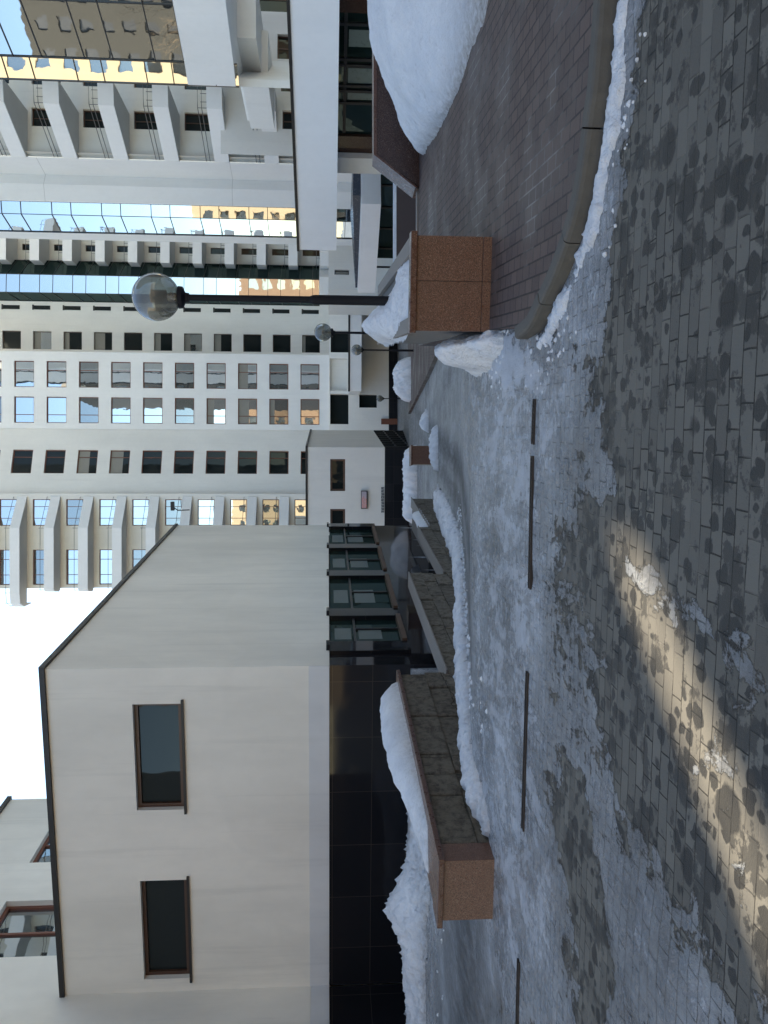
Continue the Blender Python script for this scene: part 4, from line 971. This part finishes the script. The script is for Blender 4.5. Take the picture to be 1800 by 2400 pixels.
ol3 = [(X(1014, 200, Yw3 - .2), Yw3 - .3), (X(1014, 200, Yb + .4), Yb + .4), (X(1019, 200, Yb), Yb), (bx1, Yb), (bx2, 78.6)]
for k in range(-1, 12):
    zb = zb3 + 3 * k
    if zb > VISZ: break
    slab_balcony(T, ol3 if k != 8 else [(X(985, 20, Yb + 3), Yb + 3), (X(978, 20, Yb + 1.3), Yb + 1.3), (X(985, 20, Yb + .2), Yb + .2), (X(1010, 20, Yb), Yb), (bx1, Yb), (bx2, 78.6)], zb, .85, Yw3 - .01, rail=1)

# S5 glass bay (three facets) with its white foot
Y5 = 79.0
f5 = [(X(1690, VR, 82.5), 82.5), (X(1709, VR, Y5), Y5), (X(1751, VR, Y5 + .1), Y5 + .1), (X(1783, VR, 81.8), 81.8)]
zb5 = Z(748, Y5)
gb = None
def curtain(parent, pts, zb, zt, mats, step=3.0, off=(0, 1.8), name='glass_bay', mullw=.05, z_start=None):
    o0 = None
    for i in range(len(pts) - 1):
        mb = MB(); a, b = pts[i], pts[i + 1]; mb.quad((*a, zb), (*b, zb), (*b, zt), (*a, zt)); o = mb.build(name, M[mats[i]], parent)
        mb = MB(); D = Vector((b[0] - a[0], b[1] - a[1], 0)); Ln = D.length; D.normalize(); Nn = Vector((D.y, -D.x, 0)); O = Vector((*a, 0))
        z = z_start if z_start is not None else zb; k = 0
        while z < min(zt, VISZ + 4):
            for q in off:
                if zb < z + q < zt: mb.obox(O, D, Nn, .02, Ln - .02, .002, .05, z + q - .016, z + q + .016)
            z += step
        mb.obox(O, D, Nn, -.02, .02, .002, .05, zb, zt); 
        if i == len(pts) - 2: mb.obox(O, D, Nn, Ln - .02, Ln + .02, .002, .05, zb, zt)
        mb.build('glazing_bar', M['black_frame'], o)
curtain(T, f5, zb5, ZTOP, ['glass_green', 'glass_hi', 'glass_green'], z_start=Z(sc_(1295), Y5) - 3)
mb = MB(); mb.prism([(X(1688, 760, 83), 83), (X(1709, 760, Y5 - .05), Y5 - .05), (X(1751, 760, Y5), Y5), (X(1784, 760, 82), 82), (X(1784, 760, 84), 84)], Z(780, Y5), zb5 - .01); mb.build('bay_foot', M['white'], T)
# S6 balconies
Y6 = 79.6; Y6w = 82.6
xs6 = (X(1783, VR, Y6), X(1857, VR, Y6))
hs6 = []; z6 = Z(sc_(1285), Y6)
for k in range(-1, 12):
    zz = z6 + 3 * k; hs6.append((X(1807, VR, Y6w), X(1822, VR, Y6w), zz + .85, zz + 2.6))
hs6 = [h for h in hs6 if h[3] < VISZ]
mb = MB(); wall_holes(mb, Vector((0, Y6w, 0)), EX, FNt, X(1690, VR, Y6w), X(1870, VR, Y6w), -6, ZTOP, hs6, .2); mb.build('rear_wall', M['grey_wall'], T)
for h in hs6: window(T, Vector((0, Y6w, 0)), EX, FNt, h, .2, .05, 'brown', 'glass_dark')
for k in range(-1, 12):
    zb = z6 + 3 * k
    if zb > VISZ: break
    slab_balcony(T, [(xs6[0], Y6w - .5), (xs6[0] + .05, Y6), (xs6[1], Y6)], zb, .86, Y6w - .01, rail=1)
mb = MB(); mb.box(X(1811, 760, Y6 - .3), X(1850, 760, Y6 - .3), Y6 - .3, Y6w, Z(771, Y6), Z(749, Y6)); mb.build('entry_hood', M['white'], T)

# ------------------------------------------------------------------ near right wing
W = thing('tower_wing', 'nearer white tower wing with deep slanted balconies and mirror glass bays, right side', 'building')
ZW = 78.0
# S8 white column with shallow fold
c8 = [(X(1925, 200, 52.2), 52.2), (X(1966, 200, 51.9), 51.9), (X(1988, 200, 52.25), 52.25), (X(2028, 200, 50.6), 50.6)]
mb = MB(); mb.prism(c8 + [(c8[-1][0] + .3, 53.7), (c8[0][0] + .3, 55.5)], -4, ZW); mb.build('column', M['white'], W)
mb = MB()
for v in (104, 545):
    q = Z(v, 52, 1990)
    for i in range(3):
        a, b = c8[i], c8[i + 1]; D = Vector((b[0] - a[0], b[1] - a[1], 0)); Ln = D.length; D.normalize(); mb.obox(Vector((*a, 0)), D, Vector((D.y, -D.x, 0)), 0, Ln, .001, .004, q, q + .03)
mb.build('panel_joint', M['soffit'], W)
# S7 glass
st7 = 3.0
f7 = [(X(1855, 200, 54.2), 54.2), (X(1895, 200, 52.4), 52.4), (X(1925, 200, 52.25), 52.25)]
curtain(W, f7, -4, ZW, ['glass_hi', 'glass_hi'], off=(0, 1.15), z_start=Z(sc_(1158), 52.8) - 6)
mb = MB(); mb.prism([(f7[0][0] + .05, 54.4), (f7[1][0] + .12, 52.6), (f7[2][0] + .1, 52.5), (f7[2][0] + .3, 56), (f7[0][0] + .1, 56)], -4, ZW); mb.build('bay_core', M['white'], W)
# S9 balconies
Y9w = 50.95; z9 = Z(654, 50.6, 2026)
xw = lambda U: X(U, 300, Y9w)
hs9 = []
zw9 = Z(616, Y9w, 2120)
for k in range(-1, 9): hs9 += [(xw(2098), xw(2141), zw9 + 3 * k, zw9 + 3 * k + 1.7), (xw(2195), xw(2230), zw9 + 3 * k, zw9 + 3 * k + 1.7)]
hs9 = [h for h in hs9 if h[3] < 30]
mb = MB(); wall_holes(mb, Vector((0, Y9w, 0)), EX, FNt, c8[-1][0] + .2, xw(2240), -4, ZW, hs9, .25)
mb.quad((c8[-1][0] + .31, 50.5, -4), (c8[-1][0] + .31, Y9w, -4), (c8[-1][0] + .31, Y9w, ZW), (c8[-1][0] + .31, 50.5, ZW)); mb.build('rear_wall', M['grey_wall'], W)
for h in hs9: window(W, Vector((0, Y9w, 0)), EX, FNt, h, .25, .06, 'brown', 'glass_dark', mull=(.5,))
e9 = X(2153, 250, 47.2)
ol9 = [(c8[-1][0] + .02, 50.62), (e9, 47.2), (X(2212, 250, 47.0), 47.0)]
for k in range(-1, 9):
    zb = z9 + 2.98 * k
    if zb > 30: break
    slab_balcony(W, ol9, zb, .86, Y9w - .01, rail=2, thick=.16)
# S10 glass bay on the right
g0 = (X(2211, 150, 37.42), 37.42); g1 = (X(2265, 150, 36.6), 36.6); g2 = (X(2400, 150, 34.0) , 34.0)
dx_, dy_ = g2[0] - g1[0], g2[1] - g1[1]; g3 = (g2[0] + dx_ * .9, g2[1] + dy_ * .9)
zf1 = Z(560, 37.3, 2235); zf2 = Z(425, 36, 2300)
curtain(W, [g0, g1], zf1, ZW, ['glass_hi'], off=(0, 1.15), z_start=Z(245, 37.3, 2235) - 9)
curtain(W, [g1, g2, g3], zf2 , ZW, ['glass_hi', 'glass_hi'], off=(0, 1.2), z_start=zf2 - 3)
mb = MB(); mb.prism([(g0[0] + .12, g0[1] + .2), (g1[0] + .15, g1[1] + .15), (g2[0] + .2, g2[1]), (g3[0] + .2, g3[1]), (g3[0] + .9, g3[1] + 1.5), (24.5, 38), (28, 46.2), (X(2211, 150, 46.2) + .4, 46.2)], Z(548, 36.6, 2265) + .02, ZW); mb.build('bay_core', M['white'], W)
mb = MB(); mb.prism([(g0[0] - .05, g0[1]), (g1[0] - .12, g1[1] - .05), (g2[0] - .12, g2[1] - .05), (g3[0], g3[1]), (g3[0] + .3, g3[1] + .5), (g0[0] + .1, g0[1] + .3)], [Z(548, 36.6, 2265)] * 6, [zf2 - .05] * 6)
mb.build('bay_foot', M['white'], W)
mb = MB(); mb.prism([(X(2211, 150, 37.7), 37.7), (X(2211, 150, 46.3), 46.3), (X(2211, 150, 46.3) + 1.5, 46.3), (X(2211, 150, 37.7) + .5, 38.0)], -4, ZW); mb.build('return_wall', M['white'], W)
# stepped white blocks below the bay and the storey over the canopy
mb = MB(); mb.box(X(2208, 600, 41), X(2330, 600, 41), 41, 46, Z(628, 41, 2250), Z(566, 41, 2250)); mb.box(X(2310, 600, 38), X(2460, 600, 38), 38, 46, Z(600, 38, 2350), Z(540, 38, 2350)); mb.build('lower_block', M['white'], W)
Yg = 48.5; gx = lambda U: X(U, 660, Yg)
hsg = [(gx(2098), gx(2142), Z(688, Yg, 2100), Z(662, Yg, 2100)), (gx(2186), gx(2222), Z(688, Yg, 2100), Z(658, Yg, 2200)), (gx(2262), gx(2320), Z(690, Yg, 2100), Z(650, Yg, 2200)), (gx(2372), gx(2440), Z(690, Yg, 2100), Z(590, Yg, 2400))]
mb = MB(); wall_holes(mb, Vector((0, Yg, 0)), EX, FNt, gx(2035), gx(2470), Z(715, Yg, 2100), Z(640, Yg, 2200) + 3, hsg, .3); mb.build('lower_wall', M['grey_wall'], W)
for h in hsg: window(W, Vector((0, Yg, 0)), EX, FNt, h, .3, .07, 'brown', 'glass_dark', mull=(.5,))

# ------------------------------------------------------------------ entrance canopies and glazed ground floor
def canopy(label, A, B, za, zb_, depth, trim=.12, name='entrance_canopy', dark=0):
    t = thing(name, label, 'canopy', 'white entrance canopies'); D = Vector((B[0] - A[0], B[1] - A[1], 0)); Ln = D.length; D.normalize(); W_ = Vector((D.y, -D.x, 0))
    if W_.y < 0: W_ = -W_
    O = Vector((*A, 0))
    mb = MB(); mb.obox(O, D, W_, 0, Ln, 0, .25, za, zb_); mb.obox(O, D, W_, Ln - .25, Ln, .251, depth, za, zb_); mb.build('fascia', M['white2'], t)
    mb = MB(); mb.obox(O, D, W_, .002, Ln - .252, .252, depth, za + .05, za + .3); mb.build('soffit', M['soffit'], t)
    mb = MB(); mb.obox(O, D, W_, -.03, Ln + .05, -.05, .3, zb_ + .002, zb_ + trim); mb.build('roof_trim', M['trim'], t)
    return t, O, D, W_
A1 = P(2400, 738, 25.0); B1 = P(1814, 741, 33.6)
ext = (A1 - B1).normalized() * 6
c1, O1, D1, W1 = canopy('largest white entrance canopy with dark roof edge, right side above the snow mound', ((A1 + ext).x, (A1 + ext).y), (B1.x, B1.y), Z(790, 28.5, 2100) - .03, Z(690, 28.5, 2100), 9, .10)
# shop front under it
sf = thing('shop_front', 'dark glazed ground floor with brown piers under the largest canopy', 'shop front')
zs1 = Z(790, 28.5, 2100) - .05
So = O1 + W1 * 2.6; Ls = (Vector((*B1.xy, 0)) - O1).length
pe = 0
def along(U, V=800, off=2.6):
    Nn = -W1; O = O1 + W1 * off; q = hit(U, V, O, Nn); return (q - O).dot(D1)
mb = MB(); mb.obox(So, D1, W1, 0, along(2085), .05, .12, -3.6, zs1); mb.build('glazing', M['glass_green'], sf)
for Ua, Ub in ((2085, 2047), (2440, 2375)):
    mb = MB(); mb.obox(So, D1, W1, along(Ua), along(Ub), -.1, .25, -3.6, zs1); mb.build('brown_pier', M['granite_dark'], sf)
fr = MB()
for U in (2160, 2188, 2200, 2248, 2262, 2345): fr.obox(So, D1, W1, along(U) - .05, along(U) + .05, -.05, .048, -3.6, zs1)
zc = Z(812, 28, 2200); fr.obox(So, D1, W1, .5, along(2090), -.03, .047, zc - .05, zc + .06); fr.build('frame', M['black_frame'], sf)
lt_ = MB()
for (Ua, Ub) in ((2330, 2290), (2240, 2205), (2186, 2166)): lt_.obox(So, D1, W1, along(Ua), along(Ub), .35, .38, zc + .1, zs1); lt_.obox(So, D1, W1, along(Ua), along(Ub), .035, .045, -1.5, zc - .1)
lt_.build('pale_panel', simple('pale_green_panel', (.16, .20, .18), .3), sf)
mb = MB(); mb.obox(So, D1, W1, along(2046), along(2010), -.4, .3, -3.8, zs1); mb.build('white_pier', M['white'], sf)
# wall with small windows between the canopies
bw = thing('rear_ground_wall', 'white ground storey wall with narrow dark windows behind the second canopy', 'wall')
Yr = 62.0; rx = lambda U: X(U, 800, Yr); rz = lambda V: Z(V, Yr, 1900)
hr = [(rx(1948), rx(1960), rz(840), rz(790)), (rx(1900), rx(1918), rz(822), rz(788)), (rx(1852), rx(1876), rz(818), rz(788)), (rx(1756), rx(1768), rz(818), rz(784))]
mb = MB(); wall_holes(mb, Vector((0, Yr, 0)), EX, FNt, rx(1722), rx(2110), -4.6, rz(770), hr, .3); mb.quad((rx(1722), Yr, -4.6), (rx(1722), Yr + 8, -4.6), (rx(1722), Yr + 8, rz(770)), (rx(1722), Yr, rz(770))); mb.build('wall', M['grey_wall'], bw)
for h in hr: window(bw, Vector((0, Yr, 0)), EX, FNt, h, .3, .06, 'trim', 'glass_mid')
# second canopy
Y2 = 42.0; A2 = P(1922, 870, Y2); Y2b = 47.4; B2 = P(1714, 858, Y2b)
z2t, z2b = Z(847, Y2, 1922), Z(893, Y2, 1922)
c2 = thing('entrance_canopy', 'second white canopy farther back with a folded corner and dark skylight', 'canopy', 'white entrance canopies')
D2 = Vector((B2.x - A2.x, B2.y - A2.y, 0)); L2 = D2.length; D2.normalize(); W2 = Vector((D2.y, -D2.x, 0)); W2 = W2 if W2.y > 0 else -W2
O2 = Vector((A2.x, A2.y, 0)); rr = X(2120, 860, Y2 + .8)
mb = MB(); mb.prism([(A2.x, A2.y), (rr, Y2 + .8), (rr, Y2 + 6), (A2.x + 1, Y2 + 6), (B2.x + .3, B2.y + .3), (B2.x, B2.y)], z2b, z2t); mb.build('fascia', M['white2'], c2)
mb = MB(); mb.prism([(A2.x + .6, A2.y + .5), (rr, Y2 + 1.2), (rr, Y2 + 5), (A2.x + 1.2, Y2 + 5), (B2.x + .3, B2.y + .1)], [z2t + .01] * 5, [z2t + .42, z2t + .3, z2t + .3, z2t + .42, z2t + .12]); mb.build('skylight', simple('dark_blue_skylight', (.04, .05, .07), .25), c2)
g2_ = thing('lower_shop_front', 'dark low glazed front under the second canopy', 'shop front')
q0 = O2 + W2 * 1.5
mb = MB(); mb.obox(q0, D2, W2, -6, L2 - 1.2, 0, .1, -4.2, z2b - .01); mb.build('glazing', M['glass_green'], g2_)
mb = MB()
for i in range(9): mb.obox(q0, D2, W2, -5.6 + i * 1.4, -5.5 + i * 1.4, -.06, -.002, -4.2, z2b - .01)
mb.build('frame', M['black_frame'], g2_)
# third canopy
Y3 = 72.0
c3, _, _, _ = canopy('farthest thin white canopy along the tower foot', (X(1800, 835, Y3), Y3), (X(1484, 832, Y3 + 1), Y3 + 1), Z(848, Y3), Z(821, Y3), 7.5, .16)
# terrace rail and brown band beyond the pavement
rl = thing('brown_parapet', 'low brown parapet with snow behind the brown pavement', 'parapet')
Yq = 30.0; mb = MB(); mb.box(X(1770, 930, Yq), X(2130, 930, Yq), Yq, Yq + .25, -2.4, Z(929, Yq, 1900)); mb.build('wall_body', simple('brown_stone', (.06, .04, .035), .5), rl)
mb = MB(); mb.box(X(1770, 930, Yq), X(2130, 930, Yq), Yq - .04, Yq + .3, Z(929, Yq, 1900) + .002, Z(929, Yq, 1900) + .10); mb.build('snow_cap', M['snow'], rl)
bx_ = [(4.6, 14.2), (20, 14.2), (20, 29.9), (9.2, 29.9)]
snow_obj('snow_field', bx_, .12, gz, .2, 'flat bluish snow field beyond the brown pavement', 'snow field', edge=.6, amp=.05, seed=31, rug=.1)

# ------------------------------------------------------------------ far details at the ramp foot
def far_heap(U0, U1, Y, h, label, seed, depth=1.6, dirt=.5):
    x0, x1 = X(U0, 930, Y), X(U1, 930, Y)
    return snow_obj('snow_heap', [(x0, Y), (x1, Y), (x1 + .2, Y + depth), (x0 + .2, Y + depth)], h, gz, .06, label, 'snow heap', 'snow heaps along the ramp foot', edge=max(.5, h * .9), amp=.13, seed=seed, rug=.16, dirt=dirt, fr=1.2)
far_heap(1462, 1562, 44, 1.0, 'white snow heap on the brown paving before the black tower base', 41, 2.2)
far_heap(1385, 1440, 31, .30, 'low crumbling snow ridge in the middle distance beside the road', 42, 1.0)
far_heap(1170, 1352, 40, .6, 'long snow bank at the foot of the low building with the sign', 43, 2.0)
far_heap(1300, 1400, 26, .20, 'ragged low snow ridge left of the icy road', 44, 1.0)
pb = thing('planter_box', 'small red brown granite box at the middle distance snow ridge', 'planter')
mb = MB(); xq = X(1312, 960, 27); mb.box(xq, xq + .6, 27, 27.6, -3, Z(967, 27, 1312)); mb.build('box', M['granite'], pb)
mb = MB(); mb.box(xq - .03, xq + .63, 26.97, 27.63, Z(967, 27, 1312) + .002, Z(967, 27, 1312) + .05); mb.build('coping', M['granite_cap'], pb)
# brown paved island left of the second lamp
isl = [(X(1620, 970, 22), 22), (X(1640, 970, 34), 34), (X(1600, 970, 48), 48), (X(1430, 970, 48), 48), (X(1520, 970, 30), 30)]
me_pts = isl; mb = MB()
n = 10
zz = [float(gz(p[0], p[1])) for p in isl]
mb.prism(isl, [z - .4 for z in zz], [z + .14 for z in zz]); o = mb.build('pavement_island', M['pavement']); tag(o, kind='structure')

# ------------------------------------------------------------------ surroundings behind the camera and beyond the frame (seen in the mirror glass), and an added sun blocker shading the yard
def block(name, label, x0, x1, y0, y1, z0, z1, col, face, nrow, ncol, gmat='glass_mid'):
    t = thing(name, label, 'building'); wm = plaster(name + '_render', col, .08, .1, 10)
    mb = MB()
    if face == '+y': O, D, Nn, Ln = Vector((x1, y1, 0)), Vector((-1, 0, 0)), Vector((0, 1, 0)), x1 - x0
    elif face == '+x': O, D, Nn, Ln = Vector((x1, y0, 0)), Vector((0, 1, 0)), Vector((1, 0, 0)), y1 - y0
    hs = []; cw = Ln / ncol; rh = (z1 - z0 - 2) / nrow
    for i in range(ncol):
        for j in range(nrow): hs.append((i * cw + cw * .3, i * cw + cw * .7, z0 + 1.5 + j * rh, z0 + 1.5 + j * rh + rh * .55))
    wall_holes(mb, O, D, Nn, 0, Ln, z0, z1, hs, .3)
    if face == '+y': mb.box(x0, x1, y0, y1 - .35, z0, z1 - .01)
    else: mb.box(x0, x1 - .35, y0, y1, z0, z1 - .01)
    mb.build('wall', wm, t)
    g = MB()
    for h in hs: g.obox(O, D, Nn, h[0], h[1], -.32, -.28, h[2], h[3])
    o = g.build('window_row', M[gmat], t); o['kind'] = 'stuff'
    return t
block('rear_apartments', 'sunlit tan apartment block behind the viewer, mirrored in the tower glass', -46, 14, -62, -48, 0, 25, (.34, .27, .18), '+y', 8, 16)
block('rear_brick_block', 'sunlit brown brick block behind the viewer, mirrored in the tower glass', 20, 84, -66, -52, 0, 24, (.17, .11, .07), '+y', 6, 10)
block('left_apartments', 'sunlit yellow apartment block far to the left, mirrored in the corner glass', -92, -78, -24, 42, -3, 54, (.46, .37, .24), '+x', 14, 16)
block('left_shade_toned_block', 'block far to the left with its shade put into near black walls and panes, mirrored in the right corner glass', -90, -76, 46, 96, -3, 46, (.028, .026, .021), '+x', 15, 12, 'black_frame')  # near-black wall and pane colour stands in for an unlit face
# added unseen sun blocker: two shafts and lower block, gap shaped for the sunbeam
nt_ = thing('sun_blocker', 'added grey blocker pair outside the right edge, its narrow gap shaped to let one sunbeam through', 'building')
sdx, sdy = math.sin(SUN_AZ), math.cos(SUN_AZ)
gap_c = (-0.985, 3.73)
def on_line(off, x): # point where the sun line (shifted sideways) meets the given x
    px, py = gap_c[0] - sdy * off, gap_c[1] + sdx * off
    t = (x - px) / sdx; return (x, py + sdy * t)
XA, XB = 40.0, 52.0
GW = .30
mb = MB(); mb.prism([on_line(-GW, XA), on_line(-GW, XB), (XB, 46), (XA, 40)], -5, 62); mb.build('blocker_shaft', M['grey_wall'], nt_)
mb = MB(); mb.prism([on_line(-.01, XA), (XA, 135), (XB, 135), on_line(-.01, XB)], -5, 62); mb.build('blocker_shaft', M['grey_wall'], nt_)
tt = (XA + 1.2 - gap_c[0]) / sdx - 1.15
mb = MB(); mb.prism([on_line(-GW - .5, XA + 1.2), on_line(-GW - .5, XB - 1.2), on_line(GW + .5, XB - 1.2), on_line(GW + .5, XA + 1.2)], -5, tt * math.tan(SUN_EL))
mb.build('blocker_link', M['grey_wall'], nt_)
block('side_apartments', 'grey brown apartment block outside the right edge, mirrored in the right window column', 20, 28.5, -2, 20, 0, 46, (.20, .18, .16), '+y', 13, 5)

# bare trees behind the viewer
def bare_tree(x, y, h, seed, label):
    rnd = random.Random(seed); t = thing('bare_tree', label, 'tree', 'bare winter trees behind the viewer'); mb = MB()
    mb.tube([(0, 0, 0), (.05, .02, h * .3), (.1, -.05, h * .45)], [.22, .17, .14], 8); mb.build('trunk', BARK, t)
    mb = MB()
    def br(p, d, l, r, k):
        e = p + d * l; m_ = p + d * l * .5 + Vector((rnd.uniform(-1, 1), rnd.uniform(-1, 1), rnd.uniform(-.5, .5))) * l * .08
        mb.tube([p, m_, e], [r, r * .8, r * .6], 5)
        if k == 0: return
        for _ in range(3 if k > 1 else 3):
            nd = (d + Vector((rnd.uniform(-1, 1), rnd.uniform(-1, 1), rnd.uniform(-.2, .8))) * .75).normalized(); br(e, nd, l * rnd.uniform(.6, .85), r * .55, k - 1)
    for i in range(6):
        a = i * 1.05 + rnd.random(); d = Vector((math.cos(a) * .7, math.sin(a) * .7, .9)).normalized(); br(Vector((.1, -.05, h * .45 * (.75 + .05 * i))), d, h * .2, .09, 4)
    mb.build('crown', BARK, t); t.location = (x, y, 0)
BARK = simple('bare_bark', (.22, .16, .10), .85)
bare_tree(-36, 52, 23, 21, 'tall pale bare tree mirrored low in the right corner glass')
for i, (x, y, h) in enumerate([(-22, -30, 13), (-6, -34, 14), (9, -30, 12), (24, -36, 14)]): bare_tree(x, y, h, i + 3, 'bare winter tree behind the viewer, number %s from the west' % ['one', 'two', 'three', 'four'][i])
